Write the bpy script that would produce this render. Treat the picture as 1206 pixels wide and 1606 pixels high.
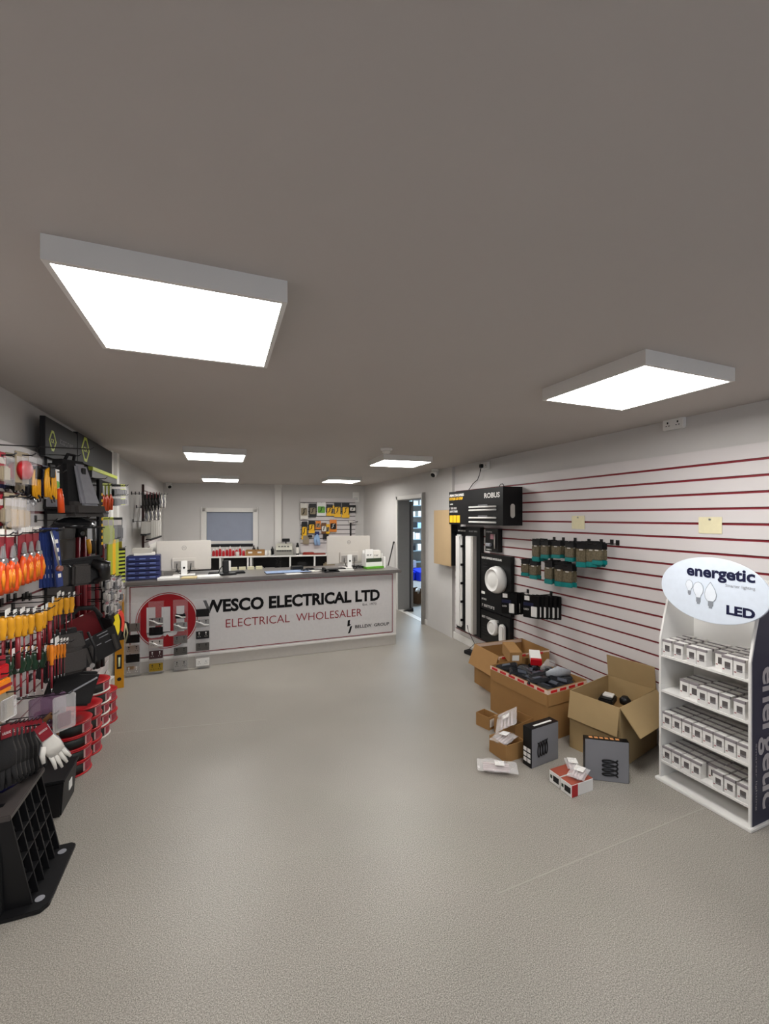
import bpy, bmesh, math, random
from mathutils import Vector, Matrix
random.seed(7)
PI = math.pi
sc = bpy.context.scene
for o in list(bpy.data.objects):
    bpy.data.objects.remove(o)
C = sc.collection

# ------------------------------------------------------------------ camera
CAM_H = 1.68
YAW = math.atan(257 / 670)
cam_d = bpy.data.cameras.new('camera')
cam_d.sensor_fit = 'HORIZONTAL'
cam_d.sensor_width = 36
cam_d.lens = 36 * 670 / 1206
cam_d.shift_y = 8 / 1206
cam_d.clip_start = .05
cam = bpy.data.objects.new('camera', cam_d)
C.objects.link(cam)
cam.location = (0, 0, CAM_H)
cam.rotation_euler = (PI / 2, 0, -YAW)
sc.camera = cam

# ------------------------------------------------------------------ light and exposure
W = bpy.data.worlds.new('world')
sc.world = W
W.use_nodes = True
WORLD_STRENGTH = 0.55
W.node_tree.nodes['Background'].inputs[0].default_value = (0.80, 0.88, 1.0, 1)
W.node_tree.nodes['Background'].inputs[1].default_value = WORLD_STRENGTH
PANEL_STRENGTH = 10.0
STORE_WATTS = 55
sc.view_settings.view_transform = 'Standard'
sc.view_settings.look = 'None'
sc.view_settings.gamma = 1
sc.view_settings.use_curve_mapping = False
sc.view_settings.exposure = 1.45
sc.cycles.use_denoising = True
sc.cycles.max_bounces = 8
sc.cycles.diffuse_bounces = 5
sc.cycles.transparent_max_bounces = 16

# ------------------------------------------------------------------ surveying helpers: where a sight line meets a plane of the room
_s, _c = math.sin(YAW), math.cos(YAW)
def ray(x, y):
    a = (x - 603) / 670; b = (811 - y) / 670
    return Vector((_s + a * _c, _c - a * _s, b))
def on_x(x, y, X):
    r = ray(x, y); t = X / r.x
    return Vector((X, r.y * t, CAM_H + r.z * t))
def on_y(x, y, Y):
    r = ray(x, y); t = Y / r.y
    return Vector((r.x * t, Y, CAM_H + r.z * t))
def on_z(x, y, z):
    r = ray(x, y); t = (z - CAM_H) / r.z
    return Vector((r.x * t, r.y * t, z))
BL = Vector((-1.1, 9.80, 0)); BR = Vector((3.06, 9.12, 0))
BDIR = (BR - BL).normalized(); BNOR = Vector((BDIR.y, -BDIR.x, 0))
BRZ = math.atan2(BDIR.y, BDIR.x)
def on_back(x, y, off=0.0):
    r = ray(x, y); p0 = BL + BNOR * off
    t = p0.dot(BNOR) / r.dot(BNOR)
    return Vector((r.x * t, r.y * t, CAM_H + r.z * t))
RZ_L, RZ_R = PI / 2, -PI / 2          # things on the left wall face +X, on the right wall face -X

# ------------------------------------------------------------------ materials
MATS = {}
def lin(h):
    h = h.lstrip('#')
    v = [int(h[i:i + 2], 16) / 255 for i in (0, 2, 4)]
    return [x / 12.92 if x <= .04045 else ((x + .055) / 1.055) ** 2.4 for x in v]
def mat(name, col, rough=.5, metal=0, var=.06, scale=30, bump=0, spec=.5, emit=0, alpha=None, coat=0):
    if name in MATS: return MATS[name]
    m = bpy.data.materials.new(name); m.use_nodes = True
    nt = m.node_tree; n = nt.nodes; l = nt.links
    b = n['Principled BSDF']
    c = lin(col)
    tc = n.new('ShaderNodeTexCoord')
    ns = n.new('ShaderNodeTexNoise'); ns.inputs['Scale'].default_value = scale; ns.inputs['Detail'].default_value = 3
    l.new(tc.outputs['Object'], ns.inputs['Vector'])
    mx = n.new('ShaderNodeMix'); mx.data_type = 'RGBA'
    mx.inputs[6].default_value = (*[max(0, x * (1 - var)) for x in c], 1)
    mx.inputs[7].default_value = (*[min(1, x * (1 + var)) for x in c], 1)
    l.new(ns.outputs['Fac'], mx.inputs[0]); l.new(mx.outputs[2], b.inputs['Base Color'])
    b.inputs['Roughness'].default_value = rough
    b.inputs['Metallic'].default_value = metal
    b.inputs['Specular IOR Level'].default_value = spec
    b.inputs['Coat Weight'].default_value = coat
    if bump:
        bp = n.new('ShaderNodeBump'); bp.inputs['Strength'].default_value = bump; bp.inputs['Distance'].default_value = .002
        l.new(ns.outputs['Fac'], bp.inputs['Height']); l.new(bp.outputs[0], b.inputs['Normal'])
    if emit:
        b.inputs['Emission Color'].default_value = (*c, 1); b.inputs['Emission Strength'].default_value = emit
    if alpha is not None:
        b.inputs['Alpha'].default_value = alpha
    MATS[name] = m
    return m
def film(name, col, clear=.8, rough=.15):
    """thin clear plastic: mostly see-through with a glossy skin"""
    if name in MATS: return MATS[name]
    m = bpy.data.materials.new(name); m.use_nodes = True
    nt = m.node_tree; n = nt.nodes; l = nt.links
    n.remove(n['Principled BSDF'])
    out = n['Material Output']
    t = n.new('ShaderNodeBsdfTransparent')
    g = n.new('ShaderNodeBsdfPrincipled'); g.inputs['Base Color'].default_value = (*lin(col), 1); g.inputs['Roughness'].default_value = rough
    ns = n.new('ShaderNodeTexNoise'); ns.inputs['Scale'].default_value = 25
    tc = n.new('ShaderNodeTexCoord'); l.new(tc.outputs['Object'], ns.inputs['Vector'])
    bp = n.new('ShaderNodeBump'); bp.inputs['Strength'].default_value = .5; bp.inputs['Distance'].default_value = .004
    l.new(ns.outputs['Fac'], bp.inputs['Height']); l.new(bp.outputs[0], g.inputs['Normal'])
    mx = n.new('ShaderNodeMixShader'); mx.inputs[0].default_value = 1 - clear
    l.new(t.outputs[0], mx.inputs[1]); l.new(g.outputs[0], mx.inputs[2]); l.new(mx.outputs[0], out.inputs['Surface'])
    MATS[name] = m
    return m

def floor_material():
    m = bpy.data.materials.new('speckled_safety_vinyl'); m.use_nodes = True
    nt = m.node_tree; n = nt.nodes; l = nt.links; b = n['Principled BSDF']
    tc = n.new('ShaderNodeTexCoord')
    def noise(sc_, det=2):
        a = n.new('ShaderNodeTexNoise'); a.inputs['Scale'].default_value = sc_; a.inputs['Detail'].default_value = det
        l.new(tc.outputs['Object'], a.inputs['Vector']); return a
    sp = noise(240, 4); big = noise(1.3, 4)
    r1 = n.new('ShaderNodeValToRGB'); l.new(sp.outputs['Fac'], r1.inputs[0])
    e = r1.color_ramp.elements
    e[0].position = .36; e[0].color = (*lin('#737067'), 1)
    e[1].position = .64; e[1].color = (*lin('#bab4aa'), 1)
    mid = e.new(.5); mid.color = (*lin('#98928a'), 1)
    r2 = n.new('ShaderNodeValToRGB'); l.new(big.outputs['Fac'], r2.inputs[0])
    r2.color_ramp.elements[0].position = .3; r2.color_ramp.elements[0].color = (.86, .86, .86, 1)
    r2.color_ramp.elements[1].position = .7; r2.color_ramp.elements[1].color = (1, 1, 1, 1)
    mx = n.new('ShaderNodeMix'); mx.data_type = 'RGBA'; mx.blend_type = 'MULTIPLY'; mx.inputs[0].default_value = 1
    l.new(r1.outputs[0], mx.inputs[6]); l.new(r2.outputs[0], mx.inputs[7]); l.new(mx.outputs[2], b.inputs['Base Color'])
    vo = n.new('ShaderNodeTexVoronoi'); vo.inputs['Scale'].default_value = 220; l.new(tc.outputs['Object'], vo.inputs['Vector'])
    bp = n.new('ShaderNodeBump'); bp.inputs['Strength'].default_value = .03; bp.inputs['Distance'].default_value = .001
    l.new(vo.outputs['Distance'], bp.inputs['Height']); l.new(bp.outputs[0], b.inputs['Normal'])
    b.inputs['Roughness'].default_value = .42
    b.inputs['Specular IOR Level'].default_value = .5
    return m

def coil_print():
    """grey card face with a soft sheen"""
    return mat('graphite_card', '#7d7d82', .4, .0, .12, 6)

M = dict(
    wall=mat('painted_plaster_grey', '#c9c6c3', .85, 0, .03, 6, .15),
    ceil=mat('painted_plaster_ceiling', '#b9b2ac', .95, 0, .03, 2, .1),
    slat=mat('slatwall_laminate', '#d2cccb', .5, 0, .02, 4),
    groove=mat('red_slat_insert', '#7d1220', .5, 0, .05, 10),
    groove_dark=mat('dark_red_slat_insert', '#4a1218', .5, 0, .05, 10),
    trim=mat('white_gloss_trim', '#dcd9d4', .4, 0, .02, 8),
    white=mat('white_plastic', '#e6e4e0', .35, 0, .02, 20),
    offw=mat('off_white_card', '#dedad2', .6, 0, .05, 40),
    black=mat('black_plastic', '#121214', .45, 0, .1, 20, .1, spec=.35),
    blackg=mat('black_gloss_card', '#0b0b0d', .3, 0, .1, 20, spec=.3),
    dark=mat('charcoal_board', '#201f20', .6, 0, .08, 10, spec=.25),
    fabric=mat('black_heavy_fabric', '#1b1a1b', .85, 0, .25, 140, .6),
    fabricg=mat('grey_heavy_fabric', '#3c3836', .85, 0, .2, 120, .6),
    padg=mat('moulded_grey_pad', '#909096', .32, 0, .15, 25, .2),
    steel=mat('bright_steel', '#b9b9bb', .28, .9, .05, 60),
    dsteel=mat('dark_wire', '#2e2c2d', .35, .7, .1, 60),
    red=mat('red_plastic', '#b00f1a', .35, 0, .05, 20),  # darkened to stand in for the weak light on the tool wall
    dred=mat('deep_red_enamel', '#7c1420', .4, 0, .06, 20),
    vred=mat('red_card', '#861524', .5, 0, .12, 60),  # card red lowered to carry the tool wall's shade
    orange=mat('orange_grip', '#cf480d', .4, 0, .08, 30),  # orange darkened as if less light reached the tool wall
    amber=mat('amber_grip', '#dd7d12', .4, 0, .06, 30),
    yellow=mat('yellow_grip', '#d3930f', .45, 0, .06, 30),  # yellow darkened too, with the tool wall's dimness in the colour
    yell2=mat('yellow_card', '#f0b90c', .5, 0, .06, 30),
    lime=mat('lime_card', '#b0ba36', .5, 0, .1, 30),
    green=mat('dark_green_grip', '#10301c', .35, 0, .1, 30),
    lgreen=mat('leaf_green_card', '#5fa32c', .5, 0, .06, 30),
    teal=mat('teal_card', '#0b7472', .35, 0, .3, 60),
    tan=mat('tan_insert', '#8d8069', .6, 0, .15, 60),
    blue=mat('royal_blue_plastic', '#161f56', .4, 0, .08, 30),
    navy=mat('navy_print', '#12173a', .4, 0, .06, 30),
    pblue=mat('pale_blue_card', '#8fb0d8', .5, 0, .08, 30),
    kraft=mat('kraft_cardboard', '#9c7443', .8, 0, .08, 12, .15),
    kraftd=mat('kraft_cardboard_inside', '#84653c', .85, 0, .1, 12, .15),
    kraftg=mat('greyish_cardboard', '#a48b62', .8, 0, .07, 12, .15),
    brown=mat('brown_leather', '#6b4420', .6, 0, .2, 60, .3),
    skin=mat('red_tape', '#c81f22', .4, 0, .05, 30),
    silver=mat('silver_plastic', '#c4beb6', .35, .1, .03, 20),
    top=mat('grey_stone_worktop', '#6b6663', .3, 0, .1, 60),
    graph=coil_print(),
    brass=mat('polished_brass', '#b79a3c', .25, .9, .1, 40),
    blind=mat('blue_grey_blind', '#8d94a4', .6, 0, .08, 5),
    clear=film('clear_film', '#e2e0e4', .90, .08),
    acry=film('clear_acrylic', '#e6e6ea', .92, .06),
    bag=film('clear_polythene', '#f0eeee', .72, .1),
    purp=film('tinted_polythene', '#8a6a86', .45, .15),
    lamp=None,
    ink=mat('matt_black_ink', '#060607', .6, 0, .1, 20, spec=.2),
)
def lamp_mat():
    m = bpy.data.materials.new('lit_diffuser'); m.use_nodes = True
    n = m.node_tree.nodes; l = m.node_tree.links; b = n['Principled BSDF']
    b.inputs['Base Color'].default_value = (.9, .9, .9, 1)
    b.inputs['Emission Color'].default_value = (1, .985, .955, 1)
    b.inputs['Emission Strength'].default_value = PANEL_STRENGTH
    return m
M['lamp'] = lamp_mat()
M['floor'] = floor_material()

# ------------------------------------------------------------------ mesh builder
def text_geo(s, bold=0.0):
    cu = bpy.data.curves.new('t', 'FONT'); cu.body = s; cu.size = 1; cu.offset = bold; cu.resolution_u = 3
    o = bpy.data.objects.new('t', cu); C.objects.link(o)
    dg = bpy.context.evaluated_depsgraph_get()
    me = o.evaluated_get(dg).to_mesh()
    vs = [tuple(v.co) for v in me.vertices]; fs = [tuple(p.vertices) for p in me.polygons]
    o.evaluated_get(dg).to_mesh_clear()
    bpy.data.objects.remove(o); bpy.data.curves.remove(cu)
    return vs, fs
_tc = {}
class MB:
    def __init__(s): s.v = []; s.f = []; s.mi = []; s.sm = []
    def add(s, vs, fs, mi=0, smooth=False, T=None):
        k = len(s.v)
        if T is not None: vs = [T @ Vector(v) for v in vs]
        s.v += [tuple(v) for v in vs]
        for f in fs:
            s.f.append(tuple(i + k for i in f)); s.mi.append(mi); s.sm.append(smooth)
        return s
    def box(s, x0, x1, y0, y1, z0, z1, mi=0, T=None):
        vs = [(x, y, z) for x in (x0, x1) for y in (y0, y1) for z in (z0, z1)]
        return s.add(vs, [(0, 1, 3, 2), (4, 6, 7, 5), (0, 4, 5, 1), (2, 3, 7, 6), (0, 2, 6, 4), (1, 5, 7, 3)], mi, False, T)
    def hexa(s, bot, topp, mi=0):
        """bot, topp: 4 points each, same winding"""
        return s.add(list(bot) + list(topp), [(0, 1, 2, 3), (7, 6, 5, 4), (0, 4, 5, 1), (1, 5, 6, 2), (2, 6, 7, 3), (3, 7, 4, 0)], mi)
    def cyl(s, p0, p1, r0, r1=None, n=14, mi=0, smooth=True):
        p0, p1 = Vector(p0), Vector(p1)
        if r1 is None: r1 = r0
        d = (p1 - p0).normalized(); u = d.orthogonal().normalized(); w = d.cross(u)
        vs = []
        for p, r in ((p0, r0), (p1, r1)):
            for i in range(n):
                a = 2 * PI * i / n; vs.append(p + (u * math.cos(a) + w * math.sin(a)) * r)
        k = len(s.v); s.v += [tuple(v) for v in vs]
        for i in range(n):
            j = (i + 1) % n; s.f.append((k + i, k + j, k + n + j, k + n + i)); s.mi.append(mi); s.sm.append(smooth)
        s.f.append(tuple(k + i for i in range(n))[::-1]); s.mi.append(mi); s.sm.append(False)
        s.f.append(tuple(k + n + i for i in range(n))); s.mi.append(mi); s.sm.append(False)
        return s
    def tube(s, pts, r, n=8, mi=0, flat=1.0):
        pts = [Vector(p) for p in pts]; rs = r if isinstance(r, (list, tuple)) else [r] * len(pts)
        k = len(s.v); u = None
        for i, p in enumerate(pts):
            d = (pts[min(i + 1, len(pts) - 1)] - pts[max(i - 1, 0)]).normalized()
            if u is None:
                u = d.cross(Vector((0, 1, 0)))
                if u.length < .05: u = d.orthogonal()
            u = (u - d * u.dot(d)).normalized()
            w = d.cross(u)
            for j in range(n):
                a = 2 * PI * j / n
                s.v.append(tuple(p + (u * math.cos(a) + w * math.sin(a) * flat) * rs[i]))
        for i in range(len(pts) - 1):
            for j in range(n):
                q = (j + 1) % n
                s.f.append((k + i * n + j, k + i * n + q, k + (i + 1) * n + q, k + (i + 1) * n + j)); s.mi.append(mi); s.sm.append(True)
        s.f.append(tuple(k + j for j in range(n))[::-1]); s.mi.append(mi); s.sm.append(False)
        s.f.append(tuple(k + (len(pts) - 1) * n + j for j in range(n))); s.mi.append(mi); s.sm.append(False)
        return s
    def lathe(s, prof, n=24, mi=0, T=None, smooth=True, close=True):
        """prof: (radius, z) pairs, turned about local z"""
        vs = []
        for r, z in prof:
            for j in range(n):
                a = 2 * PI * j / n; vs.append((r * math.cos(a), r * math.sin(a), z))
        fs = []
        for i in range(len(prof) - 1):
            for j in range(n):
                q = (j + 1) % n; fs.append((i * n + j, i * n + q, (i + 1) * n + q, (i + 1) * n + j))
        s.add(vs, fs, mi, smooth, T)
        if close:
            k = len(s.v) - len(vs)
            s.f.append(tuple(k + j for j in range(n))[::-1]); s.mi.append(mi); s.sm.append(False)
            s.f.append(tuple(k + (len(prof) - 1) * n + j for j in range(n))); s.mi.append(mi); s.sm.append(False)
        return s
    def prism(s, poly, y0, y1, mi=0, T=None):
        """outline in local x-z, thick along y"""
        n = len(poly)
        vs = [(x, y0, z) for x, z in poly] + [(x, y1, z) for x, z in poly]
        fs = [tuple(range(n)), tuple(range(n, 2 * n))[::-1]] + [(i, i + n, (i + 1) % n + n, (i + 1) % n) for i in range(n)]
        return s.add(vs, fs, mi, False, T)
    def slab(s, poly, z0, z1, mi=0):
        n = len(poly)
        vs = [(x, y, z0) for x, y in poly] + [(x, y, z1) for x, y in poly]
        fs = [tuple(range(n))[::-1], tuple(range(n, 2 * n))] + [(i, (i + 1) % n, (i + 1) % n + n, i + n) for i in range(n)]
        return s.add(vs, fs, mi)
    def text(s, t, x0, x1, z0, z1, y, bold=0.0, mi=0, th=.0012, T=None):
        """writing on the local front face (normal -y), fitted to a rectangle"""
        key = (t, bold)
        if key not in _tc: _tc[key] = text_geo(t, bold)
        vs, fs = _tc[key]
        if not vs: return s
        ax, bx = min(v[0] for v in vs), max(v[0] for v in vs); ay, by = min(v[1] for v in vs), max(v[1] for v in vs)
        q = [(x0 + (v[0] - ax) / (bx - ax) * (x1 - x0), y - th, z0 + (v[1] - ay) / max(1e-6, by - ay) * (z1 - z0)) for v in vs]
        return s.add(q, fs, mi, False, T)
    def scribble(s, x0, x1, z0, z1, y, seed=1, mi=0):
        """print too small to read: a run of upright and level strokes with word gaps"""
        rn = random.Random(seed); x = x0; h = z1 - z0
        while x < x1 - h * .3:
            w = h * rn.uniform(.45, .75); k = rn.random()
            if k < .14: x += h * .5; continue
            s.box(x, x + h * .16, y - .001, y, z0, z1, mi)
            if k < .6: s.box(x, min(x1, x + w), y - .001, y, z1 - h * .18, z1, mi)
            if k > .35: s.box(x, min(x1, x + w), y - .001, y, z0, z0 + h * .18, mi)
            if k > .5: s.box(x + w - h * .16, x + w, y - .001, y, z0, z1, mi)
            x += w + h * .22
        return s
    def build(s, name, mats, parent=None, bevel=0, loc=None, rz=0, sub=0):
        me = bpy.data.meshes.new(name)
        bm = bmesh.new()
        bv = [bm.verts.new(v) for v in s.v]
        for f, mi, sm in zip(s.f, s.mi, s.sm):
            try: fc = bm.faces.new([bv[i] for i in f])
            except ValueError: continue
            fc.material_index = mi; fc.smooth = sm
        bmesh.ops.remove_doubles(bm, verts=bm.verts, dist=1e-6) if bevel else None
        bmesh.ops.recalc_face_normals(bm, faces=bm.faces)
        if bevel:
            es = [e for e in bm.edges if len(e.link_faces) == 2 and e.calc_face_angle(0) > .6]
            if es: bmesh.ops.bevel(bm, geom=es, offset=bevel, segments=2, affect='EDGES', clamp_overlap=True)
        bm.to_mesh(me); bm.free()
        for m in (mats if isinstance(mats, (list, tuple)) else [mats]): me.materials.append(m)
        o = bpy.data.objects.new(name, me); C.objects.link(o)
        if parent is not None: o.parent = parent
        if loc is not None: o.location = loc
        if rz: o.rotation_euler = (0, 0, rz)
        if sub:
            md = o.modifiers.new('sub', 'SUBSURF'); md.levels = sub; md.render_levels = sub
        return o

def tag(o, label=None, cat=None, group=None):
    if label: o['label'] = label
    if cat: o['category'] = cat
    if group: o['group'] = group
    return o
def thing(name, label, cat, loc=(0, 0, 0), rz=0, group=None, rx=0, ry=0):
    o = bpy.data.objects.new(name, None); C.objects.link(o)
    o.empty_display_size = .05
    o.location = loc; o.rotation_euler = (rx, ry, rz)
    return tag(o, label, cat, group)
def struct(o):
    o['kind'] = 'structure'; return o
def kids(o): return [c for c in bpy.data.objects if c.parent == o]
KID = {}
def dup(root, loc, rz, label, group=None, rx=0, ry=0, scale=None):
    """a copy of a thing with copies of its parts and sub-parts"""
    if root not in KID: KID[root] = [(c, kids(c)) for c in kids(root)]
    r = root.copy(); C.objects.link(r)
    r.location = loc; r.rotation_euler = (rx, ry, rz); r['label'] = label
    if scale: r.scale = scale
    if group: r['group'] = group
    for c, g in KID[root]:
        c2 = c.copy(); C.objects.link(c2); c2.parent = r
        for d in g:
            d2 = d.copy(); C.objects.link(d2); d2.parent = c2
    return r
class Kind:
    """first call places the original, later calls place copies"""
    def __init__(s, root): s.root = root; s.used = False
    def put(s, loc, rz, label, group=None, rx=0, ry=0, scale=None):
        if not s.used:
            s.used = True; r = s.root
            KID[r] = [(c, kids(c)) for c in kids(r)]
            r.location = loc; r.rotation_euler = (rx, ry, rz); r['label'] = label
            if scale: r.scale = scale
            if group: r['group'] = group
            return r
        return dup(s.root, loc, rz, label, group, rx, ry, scale)
NTH = ['first', 'second', 'third', 'fourth', 'fifth', 'sixth', 'seventh', 'eighth', 'ninth', 'tenth', 'eleventh', 'twelfth',
       'thirteenth', 'fourteenth', 'fifteenth', 'sixteenth', 'seventeenth', 'eighteenth', 'nineteenth', 'twentieth']

# ================================================================== THE ROOM
XL, XR, XRF = -1.10, 3.045, 3.0       # left wall, right wall, right wall's far stretch with the door
CEIL = 2.38
Y0 = -2.2
WT = .225
DY0, DY1, DH = 6.09, 7.14, 1.99
SLF, SRF = -1.045, 3.02               # faces of the slat panels

struct(MB().slab([(-3.2, Y0), (8, Y0), (8, 13.5), (-3.2, 13.5)], -.05, 0).build('floor', M['floor']))
struct(MB().slab([(-3.2, Y0), (8, Y0), (8, 13.5), (-3.2, 13.5)], CEIL, CEIL + .1).build('ceiling', M['ceil']))
struct(MB().box(XL - .12, XL, Y0, 10.2, 0, CEIL).build('wall_left', M['wall']))
struct(MB().box(XR, XR + .12, Y0, 5.2, 0, CEIL).build('wall_right', M['wall']))
w = MB()
w.box(XRF, XRF + WT, 5.2, DY0, 0, CEIL); w.box(XRF, XRF + WT, DY1, 9.6, 0, CEIL); w.box(XRF, XRF + WT, DY0, DY1, DH, CEIL)
struct(w.build('wall_right_far', M['wall']))
# back wall with a hatch window
L = (BR - BL).length
def back_local(p):                    # world -> (along, z)
    return (Vector((p.x, p.y, 0)) - BL).dot(BDIR), p.z
TB = Matrix.Translation(BL) @ Matrix.Rotation(BRZ, 4, 'Z')
h0 = back_local(on_back(324, 803)); h1 = back_local(on_back(397, 856))
wx0, wx1, wz1, wz0 = h0[0], h1[0], h0[1], h1[1] - .02
w = MB()
for b in ((-.1, wx0, 0, CEIL), (wx1, L + .1, 0, CEIL), (wx0, wx1, 0, wz0), (wx0, wx1, wz1, CEIL)):
    w.box(b[0], b[1], 0, .12, b[2], b[3], 0, TB)
struct(w.build('wall_back', M['wall']))
win = bpy.data.objects.new('window_1', None); C.objects.link(win); struct(win)
win.location = BL; win.rotation_euler = (0, 0, BRZ)
f = MB(); fw = .085
f.box(wx0 - fw, wx0, -.025, .1, wz0 - .02, wz1 + fw); f.box(wx1, wx1 + fw, -.025, .1, wz0 - .02, wz1 + fw); f.box(wx0 - fw, wx1 + fw, -.025, .1, wz1, wz1 + fw)
f.box(wx0 - fw - .02, wx0 - fw, -.035, 0, wz0 - .02, wz1 + fw + .02); f.box(wx1 + fw, wx1 + fw + .02, -.035, 0, wz0 - .02, wz1 + fw + .02)
f.build('window_frame', M['trim'], win, .003)
MB().box(wx0, wx1, .03, .045, wz0 + .06, wz1).build('roller_blind', M['blind'], win)
MB().box(wx0, wx1, .015, .04, wz0 + .07, wz0 + .13).build('bottom_rail', M['trim'], win, .004)
MB().box(wx0, wx1, .05, .1, wz0, wz0 + .06).build('dark_gap', M['dark'], win)
# shop front behind the camera: low wall, piers, wide window opening
w = MB()
w.box(XL - .12, XR + .12, Y0, Y0 + .12, 0, .5); w.box(XL - .12, XL + .25, Y0, Y0 + .12, .5, CEIL); w.box(XR - .25, XR + .12, Y0, Y0 + .12, .5, CEIL); w.box(XL, XR, Y0, Y0 + .12, 2.2, CEIL)
struct(w.build('wall_front', M['wall']))
# stock room shell seen through the door
w = MB()
w.box(3.12, 7.5, 12.6, 12.72, 0, CEIL); w.box(7.4, 7.5, 4.6, 12.6, 0, CEIL); w.box(3.17, 7.5, 4.5, 4.62, 0, CEIL); w.box(3.0, 3.14, 9.6, 12.72, 0, CEIL)
struct(w.build('wall_stockroom', M['wall']))
# door opening: lining, architrave, threshold, open leaf
d = MB()
for y in (DY0, DY1):
    s_ = 1 if y == DY1 else -1
    d.box(XRF - .018, XRF, y - .005 * s_, y + .06 * s_, 0, DH + .06)
d.box(XRF - .018, XRF, DY0 - .06, DY1 + .06, DH, DH + .06)
struct(d.build('trim_1', M['trim'], bevel=.003))
d = MB(); d.box(XRF, XRF + WT, DY1 - .012, DY1, 0, DH); d.box(XRF, XRF + WT, DY0, DY0 + .012, 0, DH); d.box(XRF, XRF + WT, DY0, DY1, DH - .012, DH)
struct(d.build('trim_9', mat('shaded_door_lining', '#8f8d8b', .5), bevel=.002))  # shade of the reveal facing away from the lights, put into its grey
struct(MB().box(XRF - .06, XRF + .0, DY0 - .065, DY0 - .025, 0.0, 2.07).build('trim_2', mat('grey_metal_edge', '#8d8a86', .4, .3), bevel=.002))
struct(MB().box(XRF, XRF + .1, DY0, DY1, 0, .004).build('trim_3', M['trim']))
door = bpy.data.objects.new('door_1', None); C.objects.link(door); struct(door)
door.location = (XRF + WT + .05, DY1 + .03, 0); door.rotation_euler = (0, 0, math.radians(86))
MB().box(0, .78, -.042, -.002, .01, 1.97).build('door_leaf', mat('grey_door_paint', '#8a8886', .45), door, .002)
hd = MB(); hd.cyl((.71, -.042, 1.0), (.71, -.09, 1.0), .009); hd.cyl((.71, -.085, 1.0), (.60, -.085, 1.0), .009)
hd.build('door_handle', M['steel'], door)
wd = MB(); wd.hexa([(3.02, 6.96, 0), (3.20, 6.90, 0), (3.22, 6.97, 0), (3.04, 7.03, 0)], [(3.12, 6.94, .04), (3.20, 6.91, .06), (3.22, 6.96, .06), (3.14, 6.99, .04)])
tag(wd.build('door_wedge', M['black'], bevel=.004), 'black door wedge on the floor at the foot of the open grey door', 'door wedge')
# skirtings
struct(MB().box(XRF - .02, XRF, 5.95, DY0 - .07, 0, .085).build('baseboard_right_far', M['trim'], bevel=.004))
struct(MB().box(XR - .035, XR, Y0 + .1, 5.19, 0, .1).build('baseboard_right', M['trim'], bevel=.004))
struct(MB().box(XL, SLF + .05, Y0 + .12, 4.98, 0, .09).build('baseboard_left', M['trim'], bevel=.004))
struct(MB().box(XL, XL + .02, 5.05, 9.7, 0, .09).build('baseboard_left_far', M['trim'], bevel=.004))
b = MB(); b.box(.02, L - .05, -.02, 0, 0, .09, 0, TB); struct(b.build('baseboard_back', M['trim'], bevel=.004))
# floor seams
def seam(n, p, q, wd_=.004):
    p = on_z(*p, 0); q = on_z(*q, 0); dd = (q - p).normalized(); nn = Vector((-dd.y, dd.x, 0)) * wd_
    m = MB(); m.hexa([p - nn, q - nn, q + nn, p + nn], [v + Vector((0, 0, .0006)) for v in (p - nn, q - nn, q + nn, p + nn)])
    struct(m.build(n, mat('vinyl_weld', '#a19c93', .4)))
seam('trim_4', (780, 1402), (1112, 1264)); seam('trim_5', (150, 1152), (420, 1128))
# pipes / trunking in the far left corner run
def trunk(n, x0, x1, y0, y1, z0, z1): struct(MB().box(x0, x1, y0, y1, z0, z1).build(n, M['trim'], bevel=.003))
trunk('trim_6', XL, XL + .035, 5.18, 5.28, 0, CEIL)
trunk('trim_7', XL, XL + .05, 5.38, 5.48, 0, CEIL)
# vertical trunking on the back wall
t0 = back_local(on_back(431.5, 800)); t1 = back_local(on_back(441.5, 800))
m = MB(); m.box(t0[0], t1[0], -.06, 0, 0, CEIL, 0, TB); m.box(t0[0] - .01, t1[0] + .01, -.085, 0, CEIL - .07, CEIL, 0, TB)
struct(m.build('trim_8', M['trim'], bevel=.003))

# slat panels ------------------------------------------------------
def slat_panel(name, x0, x1, grooves, zb, zt, loc, rz, label, depth=.02, mg=None, edge=None):
    """grooved board in local x-z, front at y=0, body behind it"""
    t = thing(name, label, 'slat wall', loc, rz)
    m = MB(); gr = MB(); zs = sorted(grooves); gh = .008
    lo = zb
    for g in zs + [None]:
        hi = zt if g is None else g - gh
        m.box(x0, x1, 0, depth, lo, hi)
        if g is not None:
            gr.box(x0 + .001, x1 - .001, .010, depth, g - gh, g + gh); lo = g + gh
    if edge is not None: m.box(x0 - .012, x0, -.003, depth + .02, zb, zt)
    m.build('slat_boards', M['slat'], t); gr.build('groove_inserts', mg or M['groove'], t)
    return t
slat_panel('slat_wall_panel', -5.15, 2.0, [2.030 - .0985 * i for i in range(20)], .103, 2.127, (SRF, 0, 0), RZ_R, 'long grey slat wall panel with thin red grooves on the right wall', edge=1)
slat_panel('slat_wall_panel', -1.9, 4.98, [1.998 - .0965 * i for i in range(20)], .10, 2.075, (SLF, 0, 0), RZ_L, 'grey slat wall panel with red grooves behind the tools on the left wall', depth=.05)
slat_panel('slat_wall_panel', 7.27, 9.2, [2.08 - .0985 * i for i in range(14)], .70, 2.17, (XL + .022, 0, 0), RZ_L, 'slat panel with dark edge holding gloves in the far left corner', mg=M['groove_dark'])
MB().box(7.255, 7.27, -.01, .03, .70, 2.17).build('edge_strip', mat('dark_red_brown_edge', '#3c1a18', .5), [o for o in bpy.data.objects if o.get('label', '').startswith('slat panel with dark edge')][0])
s0 = back_local(on_back(471, 781)); s1 = back_local(on_back(557, 781))
SB = .03
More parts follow.
